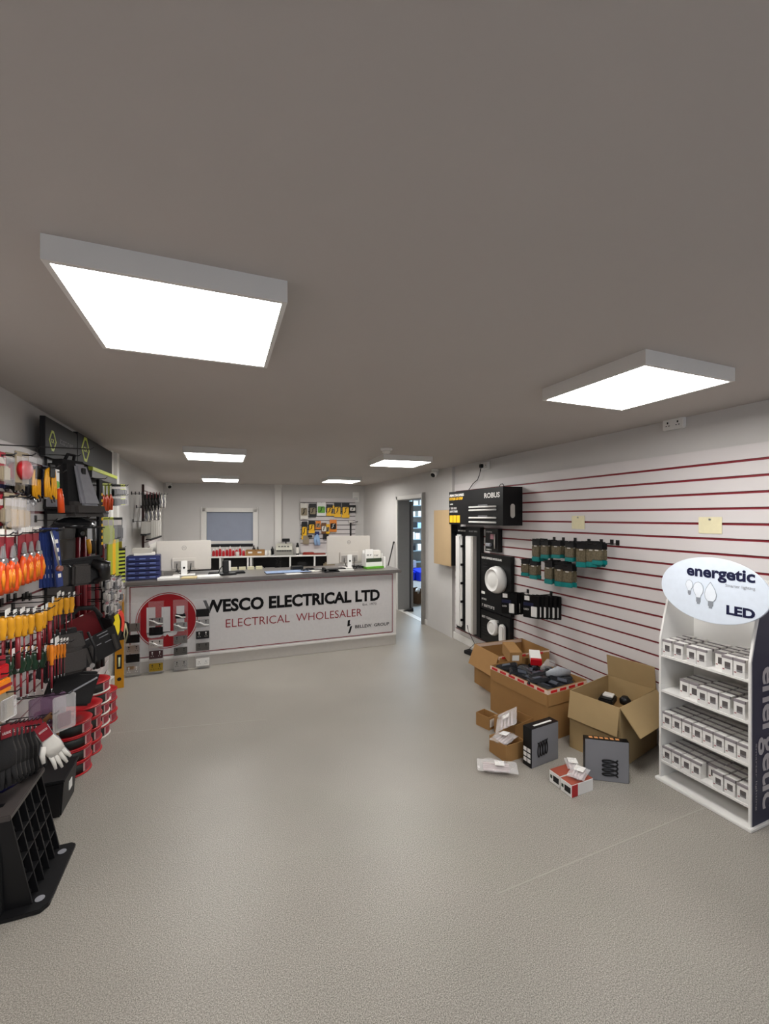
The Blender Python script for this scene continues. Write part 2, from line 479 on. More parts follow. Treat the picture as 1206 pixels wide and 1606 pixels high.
slat_panel('slat_wall_panel', s0[0], s1[0], [s0[1] - .1 - .0985 * i for i in range(10)], .9, s0[1], BL + BNOR * SB, BRZ, 'small white slat panel on the back wall behind the right monitor', mg=mat('grey_slat_insert', '#57504e', .5))

# ceiling light panels ---------------------------------------------
def light_panel(x, y, a, label, w_=.60, d_=.60, h_=.062):
    t = thing('ceiling_light', label, 'ceiling light', (x, y, CEIL), a, 'square light panels on the ceiling')
    f = MB(); e = .015
    hw, hd_ = w_ / 2, d_ / 2
    f.box(-hw, hw, -hd_, -hd_ + .006, -h_, 0); f.box(-hw, hw, hd_ - .006, hd_, -h_, 0); f.box(-hw, -hw + .006, -hd_ + .006, hd_ - .006, -h_, 0); f.box(hw - .006, hw, -hd_ + .006, hd_ - .006, -h_, 0)
    for q in ((-hw, hw, -hd_, -hd_ + e), (-hw, hw, hd_ - e, hd_), (-hw, -hw + e, -hd_ + e, hd_ - e), (hw - e, hw, -hd_ + e, hd_ - e)): f.box(*q, -h_ - .002, -h_)
    f.build('frame', M['trim'], t)
    MB().box(-hw + e, hw - e, -hd_ + e, hd_ - e, -h_ + .001, -h_ + .006).build('diffuser', M['lamp'], t)
light_panel(-.115, 1.585, 0, 'large square lit ceiling panel in the near left of the ceiling')
light_panel(1.945, 1.575, math.radians(1), 'square lit ceiling panel in the near right, close to the slat wall')
light_panel(-.05, 4.92, 0, 'lit ceiling panel above the left end of the shop counter')
light_panel(2.0, 4.72, math.radians(-2), 'lit ceiling panel near the right wall by the counter end')
light_panel(.0, 7.95, 0, 'small looking lit ceiling panel far back on the left, before the hatch window')
light_panel(2.02, 7.45, math.radians(-1), 'lit ceiling panel far back on the right, before the small slat panel')
# smoke detector / sensor and cameras
p = on_z(606, 703, CEIL); t = thing('smoke_detector', 'small white detector on the ceiling in front of the right back light', 'detector', p)
MB().lathe([(.06, 0), (.06, -.018), (.055, -.022)], 20).build('base', M['white'], t)
MB().lathe([(.035, -.02), (.042, -.03), (.042, -.045), (.03, -.055)], 20).build('sensor_cap', M['offw'], t)
def cctv(p, rz, label):
    t = thing('security_camera', label, 'security camera', p, rz)
    MB().lathe([(.055, 0), (.055, -.02), (.048, -.03)], 20).build('mount', M['white'], t)
    T = Matrix.Translation((0, -.02, -.065)) @ Matrix.Rotation(math.radians(125), 4, 'X')
    MB().lathe([(.02, -.055), (.042, -.05), (.05, -.02), (.05, .03), (.042, .05), (.036, .052)], 20, T=T).build('camera_body', M['white'], t)
    MB().lathe([(.036, .045), (.034, .056), (.02, .06)], 20, T=T).build('lens', M['blackg'], t)
cctv(Vector((-.98, 9.6, CEIL)), math.radians(25), 'white turret camera in the far left corner under the ceiling')
cctv(Vector((2.92, 5.55, CEIL)), math.radians(-60), 'white turret camera high on the right wall above the doorway side')
# sockets
def socket(p, rz, label, n=2, cable=False):
    t = thing('wall_socket', label, 'socket', p, rz)
    MB().box(-.075, .075, -.035, 0, -.045, .045).build('faceplate', M['white'], t, .005)
    for cx_ in (-.036, .036):
        h = MB()
        h.box(cx_ - .005, cx_ + .005, -.0365, -.034, -.002, .012); h.box(cx_ - .014, cx_ - .006, -.0365, -.034, -.02, -.014); h.box(cx_ + .006, cx_ + .014, -.0365, -.034, -.02, -.014)
        h.build('socket_holes', M['dark'], t)
        MB().box(cx_ - .006, cx_ + .006, -.04, -.034, .02, .036).build('rocker_switch', M['offw'], t, .001)
    return t
p = on_x(1060, 664, XR); socket(p, RZ_R, 'white double socket high on the right wall above the slat panel')
p = on_x(763, 731, XR - .0); socket(p, RZ_R, 'white socket high on the wall with the black plug of the display')
pl = thing('plug_lead', 'black plug with a thin cable hanging down behind the header display', 'plug', (0, 0, 0))
MB().box(XR - .075, XR - .036, p.y + .01, p.y + .055, p.z - .02, p.z + .025).build('plug', M['black'], pl, .006)
q = [(XR - .06, p.y + .03, p.z - .02), (XR - .06, p.y + .06, p.z - .1), (XR - .05, p.y + .12, p.z - .16), (XR - .05, p.y + .22, p.z - .2), (XR - .06, p.y + .3, p.z - .27), (XR - .07, p.y + .3, p.z - .42)]
MB().tube(q, .005, 6).build('cable', M['dsteel'], pl)
# paper notes on slats
for (x0, x1, y0, y1, lb) in ((897, 917, 809, 830, 'small cream paper note pinned to the slat wall above the teal packs'), (1096, 1132.5, 811, 837.5, 'larger cream paper note pinned to the slat wall nearer the bulb stand')):
    a = on_x(x0, y0, SRF - .002); b = on_x(x1, y1, SRF - .002)
    t = thing('paper_note', lb, 'note', ((a + b) / 2), RZ_R)
    hw = abs(a.y - b.y) / 2; hh = abs(a.z - b.z) / 2
    MB().box(-hw, hw, -.003, -.001, -hh, hh).build('paper', mat('cream_paper', '#e2d9b4', .8), t)
    MB().cyl((0, -.001, hh - .015), (0, -.01, hh - .015), .006, n=10).build('pin', M['steel'], t)

# ================================================================== SHOP COUNTER
CY = 5.22
t = thing('shop_counter', 'long shop counter with a white sign front, red outline and grey worktop', 'counter', (0, CY, 0))
m = MB(); m.box(-.96, 2.165, .02, .74, .1, .95); m.box(-.96, 2.165, .004, .72, 0, .135)
m.build('cabinet_body', mat('counter_grey_laminate', '#bdb8b1', .5), t, .003)
MB().box(-.99, 2.225, -.05, .76, .95, .99).build('worktop', M['top'], t, .006)
sg = MB().box(-.93, 2.135, -.004, .02, .135, .945).build('sign_panel', mat('sign_white', '#cfcccb', .35), t, .002)
r = MB()
rx0, rx1, rz0, rz1, rw = -.905, 2.115, .165, .935, .009
r.box(rx0, rx1, -.0055, -.003, rz0, rz0 + rw); r.box(rx0, rx1, -.0055, -.003, rz1 - rw, rz1)
r.box(rx0, rx0 + rw, -.0055, -.003, rz0, rz1); r.box(rx1 - rw, rx1, -.0055, -.003, rz0, rz1)
r.build('red_outline', M['dred'], sg)
tm = MB(); tm.box(-.95, 2.165, -.012, .01, .125, .150); tm.box(2.135, 2.165, -.008, .02, .14, .95)
tm.build('edge_moulding', M['trim'], t, .003)
MB().text('WESCO ELECTRICAL LTD', -.185, 1.935, .595, .745, -.0045, .04).build('company_lettering', M['ink'], sg)
MB().text('ELECTRICAL  WHOLESALER', .055, 1.69, .415, .51, -.0045, -.004).build('trade_lettering', mat('sign_red', '#8c1a24', .4), sg)
MB().text('Est. 1972', 1.70, 1.89, .545, .572, -.0045, .0).build('date_lettering', M['black'], sg)
g = MB(); g.text('BELLEW  GROUP', 1.60, 2.065, .262, .303, -.0045, .012)
g.prism([(1.505, .372), (1.535, .378), (1.525, .30), (1.495, .295)], -.006, -.004); g.prism([(1.535, .292), (1.56, .298), (1.535, .215), (1.505, .205)], -.006, -.004)
g.prism([(1.495, .295), (1.525, .30), (1.545, .318), (1.53, .322)], -.006, -.004); g.prism([(1.535, .292), (1.56, .298), (1.545, .278), (1.53, .27)], -.006, -.004)
g.build('group_mark', M['ink'], sg)
# round red mark with the open white letter form
lg = MB(); cx_, cz_, R_ = -.545, .55, .305
def disc(mb, cx, cz, rx, rz_, y0, y1, n=56, mi=0, a0=0, a1=2 * PI):
    mb.prism([(cx + rx * math.cos(a0 + (a1 - a0) * i / n), cz + rz_ * math.sin(a0 + (a1 - a0) * i / n)) for i in range(n)], y0, y1, mi)
disc(lg, cx_, cz_, R_, R_, -.0055, -.003); disc(lg, cx_, cz_, R_ - .008, R_ - .008, -.0062, -.0055, mi=1); disc(lg, cx_, cz_, R_ - .017, R_ - .017, -.007, -.0062)
for x0, x1, zt in ((-.745, -.66, .705), (-.60, -.515, .70), (-.455, -.375, .70)): lg.box(x0, x1, -.0082, -.007, .42, zt, 1)
lg.prism([(-.745, .43), (-.735, .385), (-.70, .37), (-.62, .375), (-.585, .395), (-.575, .42), (-.595, .44), (-.66, .43)], -.0082, -.007, 1)
lg.prism([(-.60, .43), (-.59, .395), (-.56, .375), (-.49, .375), (-.455, .39), (-.44, .43)], -.0082, -.007, 1)
lg.prism([(-.575, .365), (-.545, .40), (-.515, .365), (-.535, .33)], -.009, -.0082)
lg.build('round_red_mark', [M['red'] if 0 else mat('mark_red', '#9a0d18', .45, spec=.3), mat('mark_white', '#cfcccb', .4)], sg)

# clear acrylic strips carrying socket plates, standing in front of the counter
cols = [(-.93, -.795, [('grey', .52), ('black', .40), ('steelr', .29), ('black', .195), ('steelw', .07)], 'leftmost, beside the yellow level'),
        (-.715, -.575, [('steel', .56), ('black', .46), ('whitebg', .325), ('darkw', .21), ('brass', .075)], 'second from the left, over the red mark'),
        (-.478, -.338, [('blacks', .60), ('steel', .49), ('grey', .345), ('greyd', .22), ('steel', .075)], 'third from the left, over the edge of the red mark'),
        (-.258, -.115, [('black', .62), ('steel', .505), ('darks', .375), ('greyd', .245), ('white', .075)], 'rightmost, with the white double socket at its foot')]
PM = dict(grey=mat('satin_nickel', '#7d7976', .35, .6), steelr=M['steel'], black=M['blackg'], steelw=mat('chrome_plate', '#c9c9cc', .15, .9), steel=mat('brushed_chrome', '#a9a7a6', .25, .85),
          whitebg=mat('pearl_plate', '#c4bfba', .3, .5), darkw=mat('burgundy_plate', '#3a1b20', .3), brass=M['brass'], blacks=M['blackg'], darks=M['dark'], greyd=mat('pewter_plate', '#5d5a57', .35, .6), white=M['white'])
PN = dict(grey='satin grey', steelr='polished steel', black='gloss black', steelw='bright chrome', steel='brushed chrome', whitebg='pearl grey', darkw='burgundy', brass='brass', blacks='small black', darks='charcoal', greyd='pewter grey', white='white')
for ci, (x0, x1, rows, wh) in enumerate(cols):
    ya = CY - .075
    t = thing('acrylic_strip', 'clear acrylic sample strip, ' + wh, 'sample strip', ((x0 + x1) / 2, ya, 0), 0, 'clear strips of socket plates')
    hw = (x1 - x0) / 2
    MB().box(-hw - .004, hw + .004, 0, .004, .012, .78).build('clear_sheet', M['acry'], t)
    MB().box(-hw - .004, hw + .004, -.01, .055, 0, .012).build('foot', M['acry'], t, .002)
    for ri, (k, z) in enumerate(rows):
        dw = ('in the top place', 'second from the top', 'in the middle', 'second from the bottom', 'at the bottom')[ri]
        q = thing('socket_plate', PN[k] + ' socket plate, ' + dw + ' of the strip ' + wh.split(',')[0].replace('from the left', 'from left'), 'socket plate', ((x0 + x1) / 2, ya, z), 0, 'sample socket plates')
        hh = .043 if k != 'blacks' else .024; pw = hw - .004 if k != 'blacks' else hw - .02
        MB().box(-pw, pw, -.008, 0, -hh, hh).build('faceplate', PM[k], q, .003)
        for s_ in (-1, 1):
            d = MB()
            cx = s_ * .035
            d.box(cx - .003, cx + .003, -.0088, -.007, .0, .012); d.box(cx - .013, cx - .006, -.0088, -.007, -.018, -.013); d.box(cx + .006, cx + .013, -.0088, -.007, -.018, -.013)
            d.build('pin_holes', M['blackg'] if k not in ('black', 'blacks', 'darkw', 'steelw', 'darks') else M['white'] if k in ('darkw', 'steelw', 'darks') else M['dark'], q)
            d = MB(); d.box(s_ * .035 - .006, s_ * .035 + .006, -.012, -.007, .018, .032)
            d.build('rocker_switch', M['white'] if k in ('white', 'darkw', 'steelw', 'darks') else M['dark'] if k != 'black' else M['blackg'], q, .001)
        if k in ('steel', 'whitebg', 'steelw', 'blacks') and ri < 4:
            MB().tube([(-pw, -.01, hh * .6), (-pw * .3, -.02, hh * .2), (pw * .3, -.02, -hh * .4), (pw, -.01, -hh * .5)], [.004, .007, .007, .004], 6, flat=.5).build('peeling_film', M['white'], q)

# ------------------------------------------------------------------ things on the counter
ZT = .99
def monitor(p0, p1, label, yaw, Y):
    a = on_y(*p0, Y); b = on_y(*p1, Y)
    cx = (a.x + b.x) / 2; wd = abs(b.x - a.x); zt = (a.z + b.z) / 2
    t = thing('monitor', label, 'monitor', (cx, Y, ZT), yaw, 'monitors on the counter')
    h = zt - ZT; bz = .055
    m = MB(); m.box(-wd / 2, wd / 2, 0, .018, bz, h); m.box(-wd * .22, wd * .22, -.022, 0, bz + .02, h * .5)
    m.build('back_shell', M['silver'], t, .006)
    MB().box(-wd / 2 + .004, wd / 2 - .004, .0175, .02, bz + .004, h - .004).build('screen', M['blackg'], t)
    MB().box(-wd * .19, wd * .19, -.024, -.018, bz + .03, bz + .115).build('port_panel', mat('grey_port_recess', '#8f8a85', .5), t, .003)
    s = MB(); s.hexa([(-.034, -.04, .004), (.034, -.04, .004), (.034, -.028, .004), (-.034, -.028, .004)], [(-.034, -.036, h * .42), (.034, -.036, h * .42), (.034, -.024, h * .42), (-.034, -.024, h * .42)])
    s.build('stand_neck', M['white'], t, .003)
    MB().box(-.12, .12, -.12, .10, 0, .01).build('stand_base', M['white'], t, .004)
    MB().cyl((0, -.0365, h * .22), (0, -.0415, h * .22), .013, n=16).build('cable_hole', M['dark'], t)
    k = MB(); T = Matrix.Translation((0, -.0005, h - .085)) @ Matrix.Rotation(PI / 2, 4, 'X')
    k.lathe([(.026, 0), (.026, .0012), (.022, .0012), (.022, 0)], 28, T=T, close=False); k.text('DELL', -.016, .016, h - .092, h - .078, 0, .01)
    k.build('round_maker_mark', mat('mark_grey', '#7c7772', .4), t)
    for i, sx in enumerate((-.075, .075)):
        MB().tube([(sx, -.025, bz + .085), (sx - .005, -.04, bz + .04), (sx * .8, -.045, .03), (sx * .4, -.02, .016)], .0045, 6).build('cable', M['black'], t)
    return t
monitor((245, 849), (331, 847), 'silver backed monitor on the left half of the counter beside the blue organiser', math.radians(2), 5.62)
monitor((512, 841), (581, 840), 'silver backed monitor on the right half of the counter near the white leaflet stand', math.radians(4), 5.62)

def quad_on(px, z):
    return [on_z(x, y, z) for x, y in px]
def flat_thing(name, label, cat, cx, cy, w_, d_, h_, rz, m, group=None, z=ZT, bev=.002, part=None):
    o = MB().box(-w_ / 2, w_ / 2, -d_ / 2, d_ / 2, 0, h_).build(name, m, bevel=bev, loc=(cx, cy, z), rz=rz)
    tag(o, label, cat, group); return o
# blue drawer organiser
t = thing('parts_organiser', 'stack of dark blue plastic drawers at the left end of the counter', 'drawer organiser', (-.80, 5.33, ZT), math.radians(4))
MB().box(-.16, .17, .03, .28, 0, .26).build('casing', M['blue'], t, .006)
for i in range(5):
    z0 = .006 + .05 * i
    dr = MB(); dr.hexa([(-.155, -.01 - .008 * (4 - i), z0), (.165, -.01 - .008 * (4 - i), z0), (.165, .03, z0), (-.155, .03, z0)], [(-.155, .0 - .008 * (4 - i), z0 + .04), (.165, .0 - .008 * (4 - i), z0 + .04), (.165, .03, z0 + .04), (-.155, .03, z0 + .04)])
    o = dr.build('drawer', M['blue'], t, .004)
    for k in range(3): MB().box(-.13 + .1 * k, -.07 + .1 * k, -.014 - .008 * (4 - i), -.006 - .008 * (4 - i), z0 + .02, z0 + .032).build('label_holder', mat('faded_blue_label', '#6474ae', .5), o)
tag(MB().box(-.11, .10, -.09, .09, 0, .025).build('paper_pile', M['offw'], bevel=.003, loc=(-.80, 5.50, ZT + .262), rz=.15), 'pile of white papers on top of the blue organiser', 'papers')
tag(MB().box(-.10, .09, -.08, .08, 0, .05).build('paper_tray', mat('grey_card_box', '#b4afa6', .6), bevel=.004, loc=(-.82, 5.50, ZT + .288), rz=.05), 'grey card box on the papers above the blue organiser', 'box')
bk = thing('receipt_book', 'white pad leaning behind the papers at the left monitor edge', 'pad', (-.66, 5.66, ZT + .0), 0)
MB().hexa([(-.04, 0, 0), (.03, 0, 0), (.03, .02, 0), (-.04, .02, 0)], [(-.12, .03, .36), (-.05, .03, .40), (-.05, .05, .40), (-.12, .05, .36)]).build('sheets', M['offw'], bk, .002)
# papers, pads, keyboard, terminal
flat_thing('paper_stack', 'white papers in front of the blue organiser on the counter', 'papers', -.54, 5.30, .22, .2, .022, .1, M['white'])
flat_thing('envelope', 'buff envelope on the counter between the papers', 'envelope', -.33, 5.31, .16, .14, .012, -.1, mat('buff_paper', '#c9b88c', .8))
flat_thing('paper_stack', 'white pad at the foot of the left monitor stand', 'papers', -.13, 5.33, .24, .18, .018, .05, M['white'])
flat_thing('sheet', 'white sheet lying at the front edge of the counter, middle', 'paper', .83, 5.26, .19, .13, .003, .1, M['white'], bev=0)
kb = thing('keyboard', 'black keyboard lying on the counter behind the left monitor foot', 'keyboard', (.07, 5.56, ZT), .03)
MB().box(-.21, .21, -.07, .07, 0, .02).build('case', M['black'], kb, .004)
MB().box(-.20, .20, -.06, .06, .02, .026).build('keys', M['dark'], kb, .002)
kb = thing('keyboard', 'black keyboard lying on the counter beneath the right monitor', 'keyboard', (1.32, 5.46, ZT), .08)
MB().box(-.21, .21, -.07, .07, 0, .02).build('case', M['black'], kb, .004)
MB().box(-.20, .20, -.06, .06, .02, .026).build('keys', mat('light_keys', '#6e6c6b', .5), kb, .002)
t = thing('card_terminal', 'black card terminal standing on its holder right of the left monitor', 'card terminal', (.06, 5.45, ZT), .3)
MB().box(-.07, .11, -.07, .09, 0, .022).build('base', M['black'], t, .006)
MB().hexa([(-.035, -.01, .02), (.035, -.01, .02), (.035, .03, .02), (-.035, .03, .02)], [(-.03, .02, .17), (.045, .03, .17), (.045, .06, .17), (-.03, .05, .17)]).build('handset', M['black'], t, .008)
MB().tube([(-.03, .04, .10), (-.06, .02, .08), (-.09, 0, .02)], .007, 6).build('cable', M['black'], t)
q = on_y(353, 866, 5.62)
tag(MB().box(-.012, .018, -.01, .01, 0, .15).build('leaflet_holder', M['white'], bevel=.003, loc=(.10, 5.62, ZT)), 'narrow white upright card beside the black terminal', 'card holder')
m_ = mat('pale_blue_print', '#93a9cc', .4, 0, .35, 18)
t = thing('brochure_mat', 'pale blue printed counter mat in the middle of the worktop', 'counter mat', (.80, 5.42, ZT), .03)
MB().box(-.29, .29, -.10, .13, 0, .008).build('mat_base', M['dark'], t, .002)
MB().box(-.285, .285, -.097, .127, .008, .011).build('printed_sheet', m_, t)
t = thing('desk_phone', 'black desk phone lying at the counter front before the right monitor', 'phone', (1.30, 5.27, ZT), .05)
MB().hexa([(-.10, -.06, 0), (.10, -.06, 0), (.10, .08, 0), (-.10, .08, 0)], [(-.10, -.06, .012), (.10, -.06, .012), (.10, .08, .035), (-.10, .08, .035)]).build('body', M['black'], t, .005)
MB().tube([(-.085, -.04, .026), (-.08, .0, .045), (-.08, .04, .048), (-.085, .075, .04)], [.016, .011, .011, .016], 8).build('handset', M['blackg'], t)
MB().box(-.03, .08, -.04, .04, .028, .034).build('keypad', M['dark'], t, .002)
for i, (x, y, a, lb) in enumerate(((1.03, 5.45, .5, 'loose dark cable heap on the counter left of the right monitor'), (1.72, 5.52, -.3, 'loose dark cable heap on the counter right of the right monitor stand'))):
    m = MB()
    for k in range(5):
        pts = [(.07 * math.cos(u + k) * (1 + .25 * math.sin(2 * u + k)), .05 * math.sin(u + k * .7), .006 + .006 * k + .008 * math.sin(3 * u + k)) for u in [j * .7 for j in range(8)]]
        m.tube(pts, .005, 6)
    tag(m.build('cable_heap', M['black'], loc=(x, y, ZT), rz=a), lb, 'cable')
flat_thing('scanner_box', 'small black box on the counter left of the right monitor', 'box', .93, 5.62, .14, .12, .05, .1, M['black'])
flat_thing('paper_stack', 'crumpled white slips beneath the right monitor', 'papers', 1.12, 5.38, .14, .10, .015, .4, M['offw'])
flat_thing('paper_stack', 'white slips on the worktop right of the black phone', 'papers', 1.52, 5.36, .2, .08, .01, -.1, M['white'])
for i in range(4):
    flat_thing('bulb_carton', 'little cream carton on the worktop back edge, %s of four' % NTH[i], 'carton', .16 + .105 * i, 5.88, .085, .05, .04, 0, mat('cream_carton', '#c9c3a4', .6), 'cream cartons along the worktop back edge')
# leaflet stand with green base
a = on_y(574, 857, 5.5)
t = thing('leaflet_stand', 'white leaflet stand with green foot at the right end of the counter', 'leaflet stand', (1.93, 5.42, ZT), math.radians(6))
MB().box(-.13, .13, -.04, .14, 0, .028).build('green_tray', M['lgreen'], t, .003)
m = MB(); m.box(-.125, -.118, .0, .13, .028, .20); m.box(.118, .125, .0, .13, .028, .20); m.box(-.125, .125, .10, .107, .028, .24); m.box(-.118, .118, -.002, .002, .028, .085)
m.build('holder', M['white'], t, .001)
MB().box(-.115, .0, .03, .055, .03, .255).build('left_leaflets', M['white'], t, .002)
MB().box(.004, .115, .035, .06, .03, .235).build('right_leaflets', M['offw'], t, .002)
MB().box(-.112, .112, .004, .03, .028, .135).build('dark_leaflets', mat('dark_green_print', '#33402c', .5), t, .002)
g = MB(); g.scribble(-.09, -.02, .17, .19, .03, 3); g.scribble(.01, .09, .16, .18, .035, 4); g.build('leaflet_lettering', M['dark'], t)
flat_thing('card_stack', 'small white cards standing beside the leaflet stand', 'cards', 2.085, 5.5, .035, .12, .15, .05, M['white'])
# black stick leaning in the corner behind the counter end
t = thing('broom_handle', 'black stick leaning against the right wall behind the counter end', 'stick')
a = on_x(608, 890, 2.86); b = on_x(617, 852, 2.97)
dv = (b - a); low = a - dv * (a.z / dv.z) if dv.z > 0 else a
low = Vector((2.80, a.y - .10, 0.0)); 
MB().tube([low, a, b], .012, 8).build('shaft', M['black'], t)
MB().tube([b, b + Vector((.012, 0, .03))], .017, 8).build('grip', M['blackg'], t)

# ================================================================== BACK COUNTER AND WHAT STANDS ON IT
BW = thing('back_bench', 'white shelf bench with grey backs along the far wall', 'bench', BL, BRZ)
u0 = back_local(on_back(300, 868, .45))[0]; u1 = back_local(on_back(600, 868, .45))[0]
ZB = .885; BD = .42
MB().box(.25, L - .75, -BD, -.03, ZB - .028, ZB).build('bench_top', M['white'], BW, .003)
MB().box(.25, L - .75, -.06, -.045, .1, ZB - .03).build('back_board', M['dark'], BW)
MB().box(.25, L - .75, -BD + .02, -.06, .46, .49).build('middle_shelf', M['white'], BW, .002)
for x in (345, 388.5, 393.5, 455, 493.5, 540):
    u = back_local(on_back(x, 880, BD))[0]
    MB().box(u - .016, u + .016, -BD + .01, -.06, 0, ZB - .03).build('upright', M['white'], BW, .002)
def bb(px, off=.3, z=ZB):              # a point on the bench in world space, from where it shows
    p = on_back(px, 860, off); return Vector((p.x, p.y, z))
# red spray bottles
t = thing('red_bottle', '', 'bottle')
MB().lathe([(.026, 0), (.028, .006), (.028, .10), (.02, .125), (.012, .135)], 14).build('body', M['red'], t)
MB().lathe([(.012, .135), (.013, .15), (.008, .17), (.004, .185)], 12).build('nozzle', M['white'], t)
rb = Kind(t); gp = 'red bottles on the far bench'
xs = [335, 340, 345, 350.5, 356, 361, 366, 371, 376.5, 382]
for i, x in enumerate(xs):
    rb.put(bb(x, .26 + .05 * (i % 2)), BRZ, 'red bottle with white nozzle on the far bench, %s from the left of the row' % NTH[i], gp, scale=(1, 1, .8 + .15 * ((i * 7) % 3)))
tub = MB().lathe([(.03, 0), (.036, .002), (.036, .08), (.038, .085), (.03, .09)], 16)
tag(tub.build('white_tub', M['white'], loc=bb(372.5, .38)), 'white tub standing in front of the red bottles on the far bench', 'tub')
for i, x in enumerate((393, 407.5)):
    t = thing('open_carton', ('left' if i == 0 else 'right') + ' one of two brown open cartons with pale labels on the far bench', 'carton', bb(x, .28), BRZ, 'brown cartons on the far bench')
    m = MB()
    for q in ((-.095, .095, -.07, -.066, 0, .10), (-.095, .095, .066, .07, 0, .12), (-.095, -.091, -.066, .066, 0, .11), (.091, .095, -.066, .066, 0, .11), (-.091, .091, -.066, .066, 0, .004)): m.box(*q)
    m.build('carton_walls', M['kraft'], t)
    MB().box(-.04, .04, -.073, -.0695, .05, .085).build('label', M['offw'], t)
for i, (x, c, h, r, lb) in enumerate(((398, 'black', .20, .03, 'black bottle standing behind the brown cartons on the left'), (404.5, 'dark', .17, .022, 'slim dark bottle behind the brown cartons in the middle'), (410, 'silver', .15, .022, 'grey bottle behind the brown cartons on the right'), (427, 'black', .17, .032, 'black bottle left of the till machine'))):
    m = MB(); m.lathe([(r, 0), (r, h * .65), (r * .4, h * .82), (r * .4, h)], 14)
    tag(m.build('bottle', M[c], loc=bb(x, .14)), lb, 'bottle')
for i, (x, c, lb) in enumerate(((417.5, 'white', 'white jar right of the brown cartons'), (423, 'offw', 'cream jar next to the black bottle by the till'))):
    m = MB(); m.lathe([(.028, 0), (.03, .08), (.024, .09), (.026, .092), (.026, .11)], 14)
    tag(m.build('jar', M[c], loc=bb(x, .34)), lb, 'jar')
t = thing('cash_register', 'cream and grey cash register with customer display on the far bench', 'cash register', bb(446, .24), BRZ)
MB().box(-.19, .19, -.16, .16, 0, .11).build('cash_drawer', mat('register_grey', '#8f8d86', .5), t, .005)
MB().hexa([(-.17, -.15, .11), (.17, -.15, .11), (.17, .13, .11), (-.17, .13, .11)], [(-.16, -.08, .2), (.16, -.08, .2), (.16, .12, .24), (-.16, .12, .24)]).build('keyboard_housing', mat('register_cream', '#cdcbbd', .5), t, .006)
m = MB()
for i in range(9): m.box(-.15 + .034 * i, -.125 + .034 * i, -.165, -.155, .085, .108)
m.build('drawer_slots', M['dark'], t)
MB().cyl((.03, .08, .22), (.03, .08, .30), .012).build('display_post', M['dark'], t)
MB().box(-.05, .11, .06, .10, .27, .34).build('customer_display', M['black'], t, .005)
m = MB()
for i in range(4): m.box(-.12 + .06 * i, -.085 + .06 * i, -.125, -.07, .17, .195)
m.build('key_block', mat('register_key_grey', '#7a7872', .5), t, .002)
t = thing('spray_can', 'dark spray can with pale label and black cap right of the cash register', 'spray can', bb(466.5, .3))
MB().lathe([(.033, 0), (.034, .01), (.034, .19), (.025, .205)], 18).build('can', M['dark'], t)
MB().lathe([(.0345, .03), (.0345, .16)], 18, close=False).build('label', M['offw'], t)
MB().lathe([(.022, .205), (.02, .25), (.012, .255)], 14).build('cap', M['blackg'], t)
t = thing('red_tray', 'flat red and brown tray of parts on the far bench under the small slat panel', 'tray', bb(494, .25), BRZ)
MB().box(-.26, .22, -.12, .12, 0, .02).build('tray_base', mat('brick_red_tray', '#8a3420', .5, 0, .3, 40), t, .004)
MB().box(-.25, -.02, -.1, .1, .02, .045).build('red_packets', mat('red_brown_packets', '#9b2a1c', .5, 0, .4, 60), t, .01)
t = thing('glove_pair', 'pair of pale blue gloves hanging below the small slat panel', 'gloves', on_back(497, 838, .12), BRZ)
MB().tube([(0, 0, 0), (.02, -.01, -.1), (.045, -.02, -.24)], [.035, .045, .03], 8, flat=.35).build('glove', M['pblue'], t)
MB().tube([(-.01, .01, 0), (-.03, .0, -.1), (-.02, -.01, -.24)], [.03, .04, .03], 8, flat=.35).build('glove', M['pblue'], t)
MB().box(-.045, .05, -.01, .015, -.02, .06).build('header_card', M['blue'], t, .004)
for i, (x, y, w_, h_, c, lb) in enumerate(((480, 846, .13, .2, 'tan', 'grey brown blister pack hanging left of the blue gloves'), (511, 842, .12, .1, 'dark', 'dark pack hanging between the blue gloves and the right monitor'), (486, 841, .1, .05, 'black', 'black device on the lowest slat of the small panel'))):
    p = on_back(x, y, .08)
    tag(MB().box(-w_ / 2, w_ / 2, -.02, .01, -h_ / 2, h_ / 2).build('hanging_pack', M[c], bevel=.006, loc=p, rz=BRZ), lb, 'pack')
